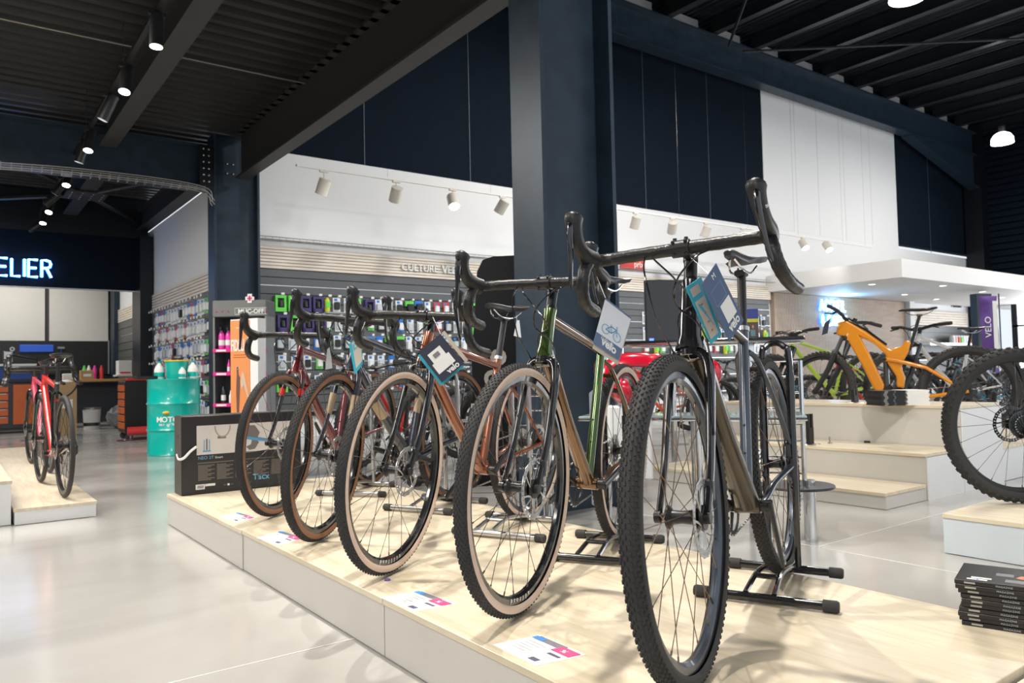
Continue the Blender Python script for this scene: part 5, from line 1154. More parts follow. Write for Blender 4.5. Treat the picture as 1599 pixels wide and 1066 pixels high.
text_mesh('FIDELI', .072, .001, M_white, 'LEFT', M=FR((.006, -.0025, H - .27), (1, 0, 0), (0, 0, 1)) @ Matrix.Scale(1.9, 4, (0, 1, 0)) @ Matrix.Scale(.8, 4, (1, 0, 0)), bold=.0015).obj('lettering', o, smooth=False)
text_mesh('the ride', .02, .0005, M_white, 'CENTER', M=FR((Wt * .45, -.0025, H - .08), (1, 0, 0), (0, 0, 1))).obj('lettering', o, smooth=False)
for k in range(2): MB().use(mat('totem_ink', (.45, .12, .03), .6)).box(Wt * .15, Wt * .8, -.003, -.002, H - .31 - k * .02, H - .303 - k * .02).obj('text_line', o, smooth=False)
M_fig = mat('print_umber', (.16, .07, .05), .6); M_fig2 = mat('print_cream', (.62, .45, .33), .6)
q = MB().use(M_fig).prism([(Wt * a, H - b) for a, b in ((.28, .62), (.32, .46), (.30, .42), (.36, .40), (.42, .42), (.41, .47), (.50, .50), (.48, .60), (.44, .74), (.40, .86), (.32, .86))], -.003, -.002); q.obj('printed_figure', o, smooth=False)
q = MB().use(M_fig2).prism([(Wt * a, H - b) for a, b in ((.50, .53), (.62, .44), (.72, .48), (.95, .66), (.93, .70), (.68, .56), (.58, .60))], -.004, -.003).lathe([(Wt * .05, -.003), (Wt * .08, -.003)], (Wt * .36, 0, H - .415), 'y', 14); q.obj('printed_arm', o, smooth=False)
q = MB().use(mat('print_black', (.03, .03, .03), .6)).prism([(0, 0), (Wt, 0), (Wt, H - .90), (Wt * .6, H - .95), (Wt * .3, H - .92), (0, H - .97)], -.0035, -.002); q.obj('printed_ground', o, smooth=False)
q = MB().use(M_white)
for k in range(7): q.tube(bez([(Wt * .02, -.004, H - 1.0 - k * .035), (Wt * .3, -.004, H - .97 - k * .035), (Wt * .6, -.004, H - 1.0 - k * .04), (Wt * .98, -.004, H - .94 - k * .04)], 4), .0022, 4)
q.obj('printed_contours', o)
# ---------------------------------------------------------------- television screen, roof boxes
p = at(1051, 540, D=6.85)
o = empty('television', (p.x, p.y, 0)); Mt = Matrix(((rr.x, bk_.x, 0, 0), (rr.y, bk_.y, 0, 0), (0, 0, 1, 0), (0, 0, 0, 1))); tag(o, 'dark flat television screen behind the head tube of the nearest bike', 'screen')
wl, wr = at(1010, 500, D=6.85), at(1094, 500, D=6.85); zt = at(1050, 436, D=6.85).z; zb = at(1050, 538, D=6.85).z; hw = (wr - wl).dot(rr) / 2
MB().use(M_satin).box(-hw, hw, 0, .04, zb, zt, Mt, .006).obj('screen_housing', o); MB().use(mat('screen_glass', (.012, .01, .014), .12, coat=.6)).box(-hw + .012, hw - .012, -.002, 0, zb + .02, zt - .012, Mt).obj('screen_panel', o, smooth=False)
MB().use(mat('screen_logo', (.1, .2, .9), .5, emit=1.5, vary=0)).box(-hw + .03, -hw + .07, -.004, -.002, zb + .04, zb + .06, Mt).obj('status_logo', o, smooth=False)
MB().use(M_chrome).tube([(0, .02, 0), (0, .02, zb)], .03, 12).lathe([(0, .01), (.2, .006), (.21, 0)], seg=24).obj('floor_stand', o)
# black roof box standing on end behind the copper bike, white rounded lettering along it
o = empty('roof_box'); D0 = 5.9; a0 = at(738, 640, D=D0); a1 = at(822, 640, D=D0); zt = at(780, 399, D=D0).z; w = (a1 - a0).dot(rr)
o.matrix_world = Matrix(((rr.x, bk_.x, 0, a0.x), (rr.y, bk_.y, 0, a0.y), (0, 0, 1, 0), (0, 0, 0, 1))); tag(o, 'tall glossy black roof box standing on end behind the copper bike, white lettering', 'roof box')
pf = [(0.0, 0), (w, 0), (w, zt - .03), (w - .06, zt), (.18, zt - .005), (.10, zt - .03), (.055, zt - .12), (.03, zt - .45), (.0, zt - .8)]
MB().use(mat('roof_box_black', (.004, .004, .005), .35, spec=.3)).prism(pf, 0, .32).obj('box_shell', o, ang=20)
MB().use(MATS['roof_box_black']).prism([(a * .7 + w * .30, b * .98 + .005) for a, b in pf], -.035, 0).obj('raised_lid', o, ang=20)
for s_, z_, x_ in ((('o', .16), .98, .20), (('o', .16), .82, .15), (('h', .16), .65, .10), (('T', .16), .46, .06)):
    text_mesh(s_[0], .30, .004, mat('roof_lettering', (.50, .45, .41), .5), M=FR((x_ + .06, -.04, z_), Vector((.0, 0, 1)), Vector((-1, 0, 0))) @ Matrix.Scale(.8, 4), bold=.008).obj('lettering', o, smooth=False)
# dark pillar screen next to it
# ---------------------------------------------------------------- track lights
def track_spot(name, loc, tilt, rz, m, lit, label, grp, L=.14, r=.035, drop=.1):
    o = empty(name, loc); tag(o, label, 'spotlight', grp)
    MB().use(m).box(-.06, .06, -.018, .018, drop - .03, drop, bev=.003).tube([(0, 0, 0), (0, 0, drop - .03)], .008, 8).obj('adapter', o)
    Mr = Matrix.Rotation(rz, 4, 'Z') @ Matrix.Rotation(tilt, 4, 'X')
    hd = MB().use(m).lathe([(0, L * .35), (r, L * .33), (r, -L * .65), (r * .9, -L * .65), (r * .85, -L * .5)], seg=20).xf(Mr).obj('lamp_head', o)
    MB().use(M_glow if lit else mat('lens_dim', (.5, .48, .45), .3, emit=.25, vary=0)).lathe([(r * .90, -L * .655), (0, -L * .66)], seg=20).xf(Mr).obj('lens', hd); return o
# black track in the low hall
o = MB().use(M_satin).box(1.24, 1.28, -1, 16.6, 3.60, 3.635).obj('light_track', smooth=False); tag(o, 'long black lighting track hanging below the low ceiling', 'light track', 'lighting tracks')
for y in (2, 5, 7.4, 9.6, 12, 14.2): MB().use(M_silver).tube([(1.26, y, 3.635), (1.26, y, 4.11)], .002, 4).obj('suspension_wire', o)
tl = [(245, 62, 1, .1), (198, 140, 1, .35), (172, 185, 0, -.4), (141, 237, 1, .35), (131, 262, 0, -.3), (107, 303, 1, .4), (98, 316, 0, -.6), (86, 340, 0, -.8), (80, 363, 1, .5), (70, 378, 1, .4), (60, 384, 0, -.9)]
nth = ['first', 'second', 'third', 'fourth', 'fifth', 'sixth', 'seventh', 'eighth', 'ninth', 'tenth', 'eleventh']
for i, (px, py, lit, tl_) in enumerate(tl):
    p = at(px, py, X=1.26); p.z = min(max(p.z, 3.3), 3.50)
    track_spot('track_spotlight', (1.26, p.y, 3.50), -tl_, -.5 if tl_ > 0 else 1.2, M_satin, lit, '%s black cylinder spotlight, %s from the top of the black track at left' % ('lit' if lit else 'unlit', nth[i]), 'spotlights on the black track', L=.26, r=.05)
# white track in front of the back wall
o = MB().use(M_can).box(3.75, 9.2, 9.78, 9.82, 3.66, 3.69).obj('light_track', smooth=False); tag(o, 'white lighting track before the back wall, left of the big column', 'light track', 'lighting tracks')
for x in (5.1, 6.9, 8.6): MB().use(M_gunmetal).tube([(x, 9.8, 3.69), (x, 9.8, 8.3)], .0015, 4).obj('suspension_wire', o)
o = MB().use(M_can).box(9.4, 18.3, 9.78, 9.82, 3.72, 3.75).obj('light_track', smooth=False); tag(o, 'white lighting track before the back wall, right of the big column', 'light track', 'lighting tracks')
for x in (11.3, 13.4, 15.2, 17.0, 18.0): MB().use(M_gunmetal).tube([(x, 9.8, 3.75), (x, 9.8, 8.3)], .0015, 4).obj('suspension_wire', o)
wt = [(506, 288, 0), (619, 300, 0), (707, 312, 1), (785, 320, 0), (993, 345, 0), (1050, 353, 0), (1103, 360, 0), (1160, 368, 1), (1254, 380, 1), (1291, 383, 1)]
for i, (px, py, lit) in enumerate(wt):
    p = at(px, py, Y=9.8); tz = 3.66 if p.x < 9.2 else 3.72
    track_spot('track_spotlight', (p.x, 9.8, p.z), -.6 if lit else .45 + .2 * (i % 2), .4 - .5 * (i % 3) if not lit else -.3, mat('cream_metal', (.70, .65, .58), .4), lit, '%s cream spotlight on the white track, %s from the left' % ('lit' if lit else 'unlit', nth[i]), 'spotlights on the white tracks', L=.22, r=.085, drop=tz - p.z)
# high bay domes
for i, (px, py, lab) in enumerate(((1565, 216, 'glowing dome high bay lamp at the right edge below the dark roof'), (1416, -14, 'glowing dome high bay lamp just cut by the top edge'))):
    p = at(px, py, z=6.6) if i == 0 else at(px, py, z=6.6); o = empty('high_bay_lamp_shade', p); tag(o, lab, 'lamp', 'high bay lamps')
    MB().use(mat('dome_acrylic', (.95, .93, 1), .4, emit=3.5, vary=0)).lathe([(.26, -.13), (.25, 0), (.19, .1), (.10, .15), (.06, .16)], seg=28).obj('dome_reflector', o)
    MB().use(M_glow).lathe([(.23, -.08), (.0, -.05)], seg=24).obj('lens', o)
    MB().use(M_satin).lathe([(.06, .16), (.08, .2), (.08, .32), (.0, .34)], seg=16).tube([(0, 0, .34), (0, 0, 1.71)], .006, 6).obj('driver_housing', o)
# ---------------------------------------------------------------- signs
o = empty('illuminated_sign', (1.44, 14.94, 2.62)); tag(o, 'glowing white letters with blue halo on the navy panel over the workshop', 'sign')
STR = {'A': (.62, [[(0, 0), (.31, 1), (.62, 0)], [(.11, .34), (.51, .34)]]), 'T': (.5, [[(0, 1), (.5, 1)], [(.25, 1), (.25, 0)]]), 'E': (.46, [[(.46, 1), (0, 1), (0, 0), (.46, 0)], [(0, .52), (.40, .52)]]), 'L': (.42, [[(0, 1), (0, 0), (.42, 0)]]), 'I': (0, [[(0, 1), (0, 0)]]),
 'R': (.48, [[(0, 0), (0, 1), (.24, 1), (.40, .95), (.46, .8), (.42, .62), (.26, .54), (0, .54)], [(.24, .54), (.48, 0)]]), 'C': (.55, [[(.55, .84), (.42, .96), (.28, 1), (.1, .88), (0, .5), (.1, .12), (.28, 0), (.42, .04), (.55, .16)]]), 'U': (.5, [[(0, 1), (0, .3), (.08, .08), (.25, 0), (.42, .08), (.5, .3), (.5, 1)]]),
 'S': (.42, [[(.42, .88), (.22, 1), (.02, .84), (.06, .6), (.36, .44), (.42, .18), (.2, 0), (0, .12)]]), '&': (.5, [[(.5, 0), (.08, .72), (.18, 1), (.34, .84), (.04, .3), (.2, 0), (.46, .36)]]), ' ': (.2, [])}
def neon(txt, h, o, right=False, z=0, gap=.2, r=.012, y=-.05, x0=0):
    wd = sum(STR[c][0] + gap for c in txt) - gap; x = -wd * h if right else x0; a_, b_ = MB().use(M_neon), MB().use(M_neonb)
    for ch in txt:
        for st in STR[ch][1]:
            a_.tube([(x + p[0] * h, y, z + p[1] * h) for p in st], r, 6); b_.tube([(x + p[0] * h, y + .03, z + p[1] * h) for p in st], r * 2.1, 6, flat=.4)
        x += (STR[ch][0] + gap) * h
    a_.obj('neon_lettering', o); b_.obj('letter_halo', o)
neon('ATELIER', .285, o, True)
o = empty('wall_sign', (5.75, 10.655, 2.50)); tag(o, 'raised pale shop name letters on the wooden fascia', 'sign')
M_let = mat('sign_letter', (.80, .80, .78), .4)
text_mesh('CULTURE', .155, .012, M_let, 'LEFT', M=FR((0, -.012, 0), (1, 0, 0), (0, 0, 1)), space=1.0).obj('lettering', o, smooth=False)
text_mesh('VELO', .17, .014, M_let, 'LEFT', M=FR((.74, -.012, 0), (1, 0, 0), (0, 0, 1)), bold=.005).obj('lettering', o, smooth=False)
o = empty('wall_sign', (11.15, 10.7, 2.84)); tag(o, 'small red sign with white letters on the white wall right of the big column', 'sign')
MB().use(mat('sign_red', (.68, .06, .05), .4)).box(-.55, .12, 0, .03, 0, .20, bev=.004).obj('sign_board', o); text_mesh('prix', .17, .003, M_white, 'RIGHT', M=FR((.08, -.003, .05), (1, 0, 0), (0, 0, 1)), bold=.003).obj('lettering', o, smooth=False)
pz = at(1284, 484, Y=10.5); o = empty('illuminated_sign', (pz.x, 10.60, pz.z)); tag(o, 'glowing blue-white two line sign on the wooden wall behind the orange bike', 'sign')
neon('ACCUEIL', .26, o, z=.0, r=.02, y=-.05, x0=0)
neon('& CAISSE', .24, o, z=-.36, r=.02, y=-.05, x0=.05)
ln = bpy.data.lights.new('till_sign_glow', 'POINT'); ln.energy = 10; ln.color = (.2, .75, 1); ln.shadow_soft_size = .2; lo = bpy.data.objects.new('till_sign_glow', ln); COL.objects.link(lo); lo.location = (pz.x + .7, 10.3, pz.z + .1)
ln = bpy.data.lights.new('workshop_sign_glow', 'POINT'); ln.energy = 7; ln.color = (.08, .45, 1); ln.shadow_soft_size = .3; lo = bpy.data.objects.new('workshop_sign_glow', ln); COL.objects.link(lo); lo.location = (.2, 14.6, 2.9)
pz = at(1495, 477, Y=10.6); o = empty('wall_sign', (pz.x, 10.64, pz.z - .05)); tag(o, 'small dark lettering on the far wooden fascia at right', 'sign')
text_mesh('Mobilite', .2, .01, M_gunmetal, 'CENTER', M=FR((0, -.01, 0), (1, 0, 0), (0, 0, 1))).obj('lettering', o, smooth=False)
# purple banner flag near the window
pa = at(1551, 560, D=17.5); o = empty('banner_flag', (pa.x, pa.y, 0)); tag(o, 'tall purple banner flag with pale lettering beside the window', 'banner')
zt = at(1545, 462, D=17.5).z; M_pur = mat('banner_purple', (.12, .05, .25), .7, vary=.1)
q = MB().use(M_pur); vs = []; n = 12
for i in range(n + 1):
    z_ = .45 + (zt - .45) * i / n; wv = .05 * math.sin(i * .8)
    vs += [rr * (-.22 + wv * .6 - .05 * i / n) + Vector((0, 0, z_)) + bk_ * wv, rr * (.17 + wv * .3) + Vector((0, 0, z_)) + bk_ * (wv + .04)]
q.add(vs, [(2 * i, 2 * i + 1, 2 * i + 3, 2 * i + 2) for i in range(n)]); b_ = q.obj('flag_cloth', o); sm = b_.modifiers.new('thickness', 'SOLIDIFY'); sm.thickness = .004
MB().use(M_white).box(.0, .10, -.07, -.06, .9, zt - .12, Matrix.Rotation(-YAW, 4, 'Z')).obj('pale_strip', o, smooth=False)
text_mesh('VELO', .2, .002, M_white, 'LEFT', M=FR(rr * -.05 + Vector((0, 0, zt - .95)) - bk_ * .06, Vector((0, 0, 1)), -rr)).obj('lettering', o, smooth=False)
MB().use(M_satin).tube([rr * .19, rr * .19 + Vector((0, 0, zt + .05))], .015, 8).lathe([(0, .02), (.25, .01), (.26, 0)], seg=20).obj('flag_pole', o)
o = MB().use(mat('dark_green_grey', (.035, .055, .07), .6)).box(-.22, .22, -.1, .1, 0, 2.5, Matrix.Rotation(-YAW * .6, 4, 'Z')).obj('partition'); pa = at(1533, 500, D=18.5); o.location = (pa.x, pa.y, 0); tag(o, 'dark partition between the far shelves and the purple banner', 'partition')
# far shelf with tubs at right
o = empty('wall_shelf', (23.6, 10.45, 1.42)); tag(o, 'long white wall shelf full of tubs under the far fascia', 'shelf')
MB().use(M_panelw).box(-1.6, 1.9, -.2, .2, -.04, 0).obj('shelf_board', o, smooth=False); MB().use(M_alu).box(-1.6, 1.9, -.22, -.2, -.06, .01).obj('shelf_edge', o, smooth=False)
tub0 = {}
cols = [(Mgn, 'green'), (M_white, 'white'), (mat('tub_red', (.65, .06, .06), .4), 'red'), (M_white, 'white'), (mat('tub_pinkw', (.8, .5, .5), .4), 'pale pink')]
for i in range(11):
    cm_, cn_ = cols[(i * 3 + 1) % 5]
    if cm_.name not in tub0: tub0[cm_.name] = m = empty('supplement_tub'); MB().use(cm_).lathe([(0, 0), (.075, 0), (.078, .01), (.078, .18), (.06, .2)], seg=14).obj('tub_body', m); MB().use(M_white).lathe([(.066, .195), (.066, .24), (0, .24)], seg=14).obj('lid', m)
    else: m = copy_tree(tub0[cm_.name])
    m.location = (23.75 + i * .165, 10.42, 1.4205); tag(m, '%s tub on the far white shelf, %s from the left' % (cn_, nth[i]), 'tub', 'tubs on the far shelf')
# ---------------------------------------------------------------- goods hanging on the slatwalls
def pack(kind, cols, w, h, dpt):
    """hanging retail pack: card with header, product block, price flag on a hook"""
    r = empty('hanging_pack'); M1, M2 = cols
    if kind == 0:   # carded bottle cage: open frame
        MB().use(M1).box(-w / 2, w / 2, -dpt, 0, -.04, 0).box(-w / 2, -w / 2 + .03, -dpt, 0, -h, -.04).box(w / 2 - .03, w / 2, -dpt, 0, -h, -.04).box(-w / 2, w / 2, -dpt, 0, -h, -h + .06).obj('card', r, smooth=False)
        MB().use(M2).tube([(0, -dpt * .7, -h * .35), (0, -dpt * .9, -h + .07)], .028, 8).obj('product', r)
    elif kind == 1:  # flat blister card
        MB().use(M1).box(-w / 2, w / 2, -.004, 0, -h, 0).obj('card', r, smooth=False)
        MB().use(M2).box(-w * .36, w * .36, -dpt, -.004, -h * .85, -h * .3, bev=.01).obj('product', r)
        MB().use(mat('accent_blue', (.03, .22, .65), .4)).box(-w * .3, w * .1, -.006, -.004, -h * .22, -h * .06).obj('logo', r, smooth=False)
    elif kind == 2:  # bottle shaped pouch
        MB().use(M1).lathe([(0, 0), (.02, -.01), (.036, -.05), (.038, -h + .02), (.03, -h), (0, -h)], (0, -.045, 0), seg=12).obj('product', r); MB().use(M2).box(-.03, .03, -.088, -.08, -h * .7, -h * .3).obj('label', r, smooth=False)
    else:           # saddle on a card
        MB().use(M1).box(-w / 2, w / 2, -dpt * .5, 0, -.09, 0, bev=.01).obj('card', r)
        MB().use(M2).prism([(-.06, -.05), (.06, -.05), (.07, -.12), (.035, -.18), (.02, -h), (-.02, -h), (-.035, -.18), (-.07, -.12)], -dpt, -dpt * .4).obj('product', r)
    MB().use(M_chrome).tube([(0, 0, .004), (0, -dpt - .08, .012)], .004, 5).obj('hook', r)
    MB().use(M_white).box(-.022, .022, -dpt - .085, -dpt - .082, .0, .032).obj('price_flag', r, smooth=False)
    return r
Cg = mat('pack_green', (.16, .72, .10), .4); Cp = mat('pack_purple', (.06, .04, .16), .4); Cy = mat('pack_yellow', (.72, .75, .04), .4); Cw = mat('pack_white', (.82, .84, .86), .35); Cb = mat('pack_blue', (.04, .20, .62), .4); Ck = mat('pack_black', (.02, .02, .022), .4); Cr = mat('pack_red', (.62, .04, .04), .4); Ct = mat('pack_clear', (.55, .60, .64), .15, coat=.4)
variants = {'green': (0, (Cg, Ck), .15, .24, .07), 'purple': (0, (Cp, Ck), .15, .24, .07), 'yellow': (2, (Cy, Cg), .09, .22, .08), 'white and blue': (1, (Cw, Ct), .11, .22, .03), 'white and black': (1, (Cw, Ck), .11, .21, .045), 'green saddle': (3, (Cg, Ck), .20, .30, .08), 'blue saddle': (3, (Cb, Ck), .20, .24, .08), 'red and white': (1, (Cr, Cw), .11, .2, .04), 'black': (1, (Ck, Ct), .12, .22, .04), 'blue': (1, (Cb, Cw), .10, .22, .04), 'white': (1, (Cw, Cw), .10, .24, .03), 'green and white': (1, (Cg, Cw), .10, .2, .04)}
vname = {k: v for k, v in zip(variants, ('green carded bottle cage', 'dark purple carded bottle cage', 'yellow sports bottle', 'white pack with blue logo', 'white card with black product', 'black saddle on green card', 'black saddle on blue card', 'red and white pack', 'black pack', 'blue and white pack', 'white pack', 'green and white pack'))}
packs0 = {}
def hang(v, loc, rz, label, grp, cat='pack', s=1., wx=1.3):
    if v not in packs0: packs0[v] = m = pack(*variants[v])
    else: m = copy_tree(packs0[v])
    m.location = loc; m.rotation_euler = (0, 0, rz); m.scale = (s * wx, s, s); tag(m, label, cat, grp); return m
rowz = [2.02, 1.74, 1.46, 1.17, .88]
rows = [['green', 'green', 'purple', 'purple', 'yellow', 'white and black', 'white and blue', 'green and white', 'purple', 'white', 'white and blue', 'white and black', 'green saddle', 'blue saddle', 'white', 'red and white', 'red and white', 'white', 'black'],
        ['purple', 'green', 'purple', 'purple', 'green and white', 'white and blue', 'white and blue', 'white', 'green and white', 'black', 'white and black', 'blue', 'white and blue', 'white', 'green saddle', 'red and white', 'black', 'white', 'white and blue'],
        ['black', 'white and blue', 'white and blue', 'blue', 'yellow', 'white and black', 'black', 'white', 'blue saddle', 'blue', 'green saddle', 'green saddle', 'white', 'white and black', 'red and white', 'black', 'white', 'black', 'white'],
        ['white and blue', 'white', 'white and black', 'green and white', 'black', 'white and blue', 'white', 'white and black', 'white', 'black', 'blue', 'white and black', 'white', 'black', 'white and blue', 'red and white', 'white', 'black', 'white'],
        ['green', 'black', 'white and black', 'white', 'black', 'green and white', 'white and blue', 'white', 'black', 'white and black', 'white', 'blue', 'black', 'white', 'white and black', 'black', 'white', 'black', 'white']]
rn = ['top', 'second', 'third', 'fourth', 'fifth']; ordn = ['first', 'second', 'third', 'fourth', 'fifth', 'sixth', 'seventh', 'eighth', 'ninth', 'tenth', 'eleventh', 'twelfth', 'thirteenth', 'fourteenth', 'fifteenth', 'sixteenth', 'seventeenth', 'eighteenth', 'nineteenth', 'twentieth', 'twenty-first', 'twenty-second', 'twenty-third', 'twenty-fourth']
random.seed(3)
for r_, row in enumerate(rows):
    for i in range(24):
        v = row[i] if i < 19 else row[(i * 7 + r_) % 19]; v = 'white and blue' if (i > 4 and v in ('black', 'white') and (i + r_) % 3 == 0) else v
        x = 3.82 + i * (.172 if i > 3 else .185) + (.03 if r_ % 2 else 0)
        hang(v, (x + random.uniform(-.006, .006), 10.675, rowz[r_] + random.uniform(-.006, .006)), 0, '%s on back slatwall, %s row, %s from left' % (vname[v], rn[r_], ordn[i]), 'packs on the back slatwall', s=random.uniform(.94, .99), wx=.82 if 'saddle' in v else 1.1)
keys = ['white and blue', 'red and white', 'yellow', 'white', 'black', 'blue', 'red and white', 'green and white', 'white and black']
for r_ in range(3):
    for i in range(17):
        v = keys[(i * 5 + r_ * 3) % 9]
        hang(v, (11.2 + i * .24, 10.675, 2.0 - r_ * .3), 0, '%s on slatwall right of big column, %s row, %s from left' % (vname[v], rn[r_], ordn[i]), 'packs right of the big column', s=1.1)
lk = ['white', 'white and blue', 'blue', 'white', 'white and blue', 'red and white', 'white and black', 'white', 'blue', 'white and blue']
for r_ in range(6):
    for i in range(18):
        v = lk[(i * 7 + r_ * 3 + (i * r_) % 4) % 10]
        if i <= 1: v = 'green and white' if (i + r_) % 2 else 'black'
        y = 10.92 + i * .195
        hang(v, (2.94, y, 2.0 - r_ * .29 + random.uniform(-.01, .01)), -PI / 2, '%s on tool wall behind oil drum, %s row, %s from front' % (vname[v], ['top', 'second', 'third', 'fourth', 'fifth', 'bottom'][r_], ordn[i]), 'packs on the tool wall', s=random.uniform(1.0, 1.06), wx=1.55)
# ---------------------------------------------------------------- workshop
M_orcab = mat('orange_cabinet', (.62, .13, .03), .4); M_blucab = mat('blue_cabinet', (.02, .055, .25), .4); M_dkcab = mat('dark_cabinet', (.03, .035, .045), .45)
o = empty('tool_cabinet', (.55, 15.9, 0)); tag(o, 'dark workshop cabinet with orange drawers behind the red road bikes', 'cabinet')
MB().use(M_dkcab).box(-1.6, .98, 0, .6, .08, .88, bev=.01).obj('cabinet_body', o)
MB().use(M_satin).box(-1.65, 1.02, -.03, .62, .88, .93).obj('worktop', o, smooth=False)
for col_ in (-1.55, -.40):
    for k in range(5):
        d_ = MB().use(M_orcab).box(col_, col_ + 1.08 if col_ < -1 else col_ + .75, -.012, 0, .17 + k * .135, .29 + k * .135, bev=.004).obj('drawer', o); MB().use(M_silver).box(col_ + .03, (col_ + 1.05 if col_ < -1 else col_ + .72), -.024, -.012, .27 + k * .135, .283 + k * .135).obj('drawer_handle', d_, smooth=False)
MB().use(M_orcab).box(.42, .92, -.012, 0, .15, .84, bev=.004).obj('cabinet_door', o)
for x in (-1.5, .85):
    MB().use(M_rubber).lathe([(0, -.02), (.04, -.02), (.04, .02), (0, .02)], (x, .05, .04), 'y', 14).obj('castor', o)
o = empty('workbench', (.55, 16.8, 0)); tag(o, 'workbench with blue front panels along the workshop back wall', 'bench')
MB().use(M_blucab).box(-3, .98, 0, .04, .1, 1.18).obj('front_panel', o, smooth=False)
for k in range(4): MB().use(mat('blue_panel_2', (.025, .075, .33), .4)).box(-3 + k * .995, -3 + k * .995 + .96, -.012, 0, .14, 1.14, bev=.004).obj('cabinet_door', o)
MB().use(M_panelw).box(-3, 1.0, -.05, .6, 1.18, 1.22).obj('worktop', o, smooth=False)
o = empty('workbench', (2.27, 16.85, 0)); tag(o, 'wooden topped workbench right of the blue fronted bench', 'bench')
MB().use(mat('bench_wood', (.50, .28, .09), .5)).box(-.62, .62, -.3, .3, .86, .91, bev=.004).obj('worktop', o)
for x in (-.58, .56):
    for y in (-.26, .24): MB().use(M_silver).box(x, x + .04, y, y + .04, 0, .86).obj('leg', o, smooth=False)
MB().use(M_dkcab).box(-.5, .5, .1, .14, .2, .84).obj('back_panel', o, smooth=False)
o = empty('pegboard', (.2, 18.36, 1.02)); tag(o, 'black tool pegboard below the cream wall panels', 'tool board')
MB().use(M_satin).box(-3.5, 2.62, 0, .03, 0, .70).obj('board', o, smooth=False); MB().use(M_silver).box(2.62, 2.65, -.01, .03, -.0, .72).obj('edge_trim', o, smooth=False)
tools = [(-.2, 'hammer'), (.15, 'hammer'), (.42, 'wrench'), (.62, 'wrench'), (.85, 'wrench'), (1.1, 'wrench'), (1.95, 'hammer')]
tools0 = {}
for i, (x, k) in enumerate(tools):
    if k not in tools0:
        m = tools0[k] = empty('hanging_' + k)
        if k == 'hammer': MB().use(M_silver).box(-.07, .07, -.03, 0, -.0, .05, bev=.01).obj('head', m); MB().use(M_blucab).tube([(0, -.015, 0), (0, -.015, -.24)], .014, 8).obj('handle', m)
        else: MB().use(M_silver).lathe([(.02, -.01), (.045, -.01), (.045, .01), (.02, .01)], (0, -.015, 0), 'y', 12, closed=True).tube([(0, -.015, -.04), (0, -.015, -.26)], .012, 6).obj('shank', m)
    else: m = copy_tree(tools0[k])
    m.location = (x + .0, 18.345, 1.55); tag(m, 'steel %s hanging on the black pegboard, %s from the left' % (k, ordn[i]), 'tool', 'tools on the pegboard')
o = MB().use(M_blucab).box(-.03, .03, -.03, 0, -.3, 0, bev=.008).obj('hanging_saw'); o.location = (.30, 18.345, 1.48); tag(o, 'blue hand tool hanging on the pegboard', 'tool')
o = MB().use(mat('bright_blue', (.03, .12, .65), .4)).box(-.30, .30, -.05, 0, -.02, .14, bev=.02).obj('tool_rack'); o.location = (1.52, 18.355, 1.50); tag(o, 'bright blue tool rack mounted on the pegboard', 'rack')
for i, (x, m_, lab) in enumerate(((1.90, Mgn, 'green aerosol'), (1.98, M_white, 'white aerosol'), (2.08, Mpk, 'pink spray bottle'), (2.2, Cr, 'small red can'))):
    o = MB().use(m_).lathe([(0, 0), (.035, 0), (.035, .2), (.02, .24), (.015, .27), (0, .27)], seg=12).obj('aerosol_can'); o.location = (x + .3, 17.0, .9105 + .0); tag(o, '%s standing on the wooden workshop bench' % lab, 'can', 'cans on the bench')
for (x, y, z_, w_, h_, m_, lab, nm) in ((2.2, 16.70, .9105, .22, .17, mat('kraft', (.42, .28, .14), .7), 'small brown carton on the wooden bench', 'carton'), (1.9, 16.68, .9105, .2, .11, M_white, 'small white carton on the wooden bench', 'carton'), (-.1, 16.95, 1.2205, .7, .3, M_blucab, 'blue steel tool chest on the long bench', 'tool_chest')):
    o = empty(nm, (x, y, z_)); MB().use(m_).box(-w_ / 2, w_ / 2, -.1, .1, 0, h_, bev=.006).obj('body', o); MB().use(M_white if nm == 'carton' else M_silver).box(-w_ * .3, w_ * .3, -.102, -.1, h_ * .3, h_ * .6 if nm == 'carton' else h_ * .4).obj('label' if nm == 'carton' else 'handle', o, smooth=False); tag(o, lab, 'box')
# tall brown carton on the floor
p = at(118, 676, z=0); o = empty('tall_carton', (1.62, 14.55, 0)); tag(o, 'tall open brown carton standing on the floor right of the orange drawers', 'box')
MB().use(MATS['kraft']).box(-.14, .14, -.12, .12, 0, .86).obj('carton_body', o, smooth=False)
MB().use(MATS['kraft']).box(-.15, -.14, -.12, .12, .84, .9).box(.14, .15, -.12, .12, .84, .9).obj('flap', o, smooth=False); MB().use(M_white).box(-.11, .08, -.122, -.12, .44, .58).obj('label', o, smooth=False); MB().use(M_white).ball((0, 0, .86), .11, 10, sc=(1, 1, .4)).obj('paper_filling', o)
o = empty('paint_bucket', (2.18, 15.9, 0)); tag(o, 'white lidded bucket under the wooden bench', 'bucket'); MB().use(M_white).lathe([(0, 0), (.13, 0), (.15, .36)], seg=24).obj('bucket_body', o); MB().use(M_silver).lathe([(.15, .36), (.158, .36), (.158, .39), (0, .395)], seg=24).obj('lid', o); MB().use(M_gunmetal).lathe([(.1355, .06), (.137, .06), (.1395, .12), (.138, .12)], seg=24, closed=True).obj('print_band', o)
o = empty('bin_bag', (2.62, 15.6, 0)); tag(o, 'grey crumpled plastic bag on the workshop floor', 'bag')
q = MB().use(mat('bag_grey', (.18, .18, .18), .25, coat=.3)); q.ball((0, 0, .2), .24, 16, sc=(1, .9, .85)); random.seed(11)
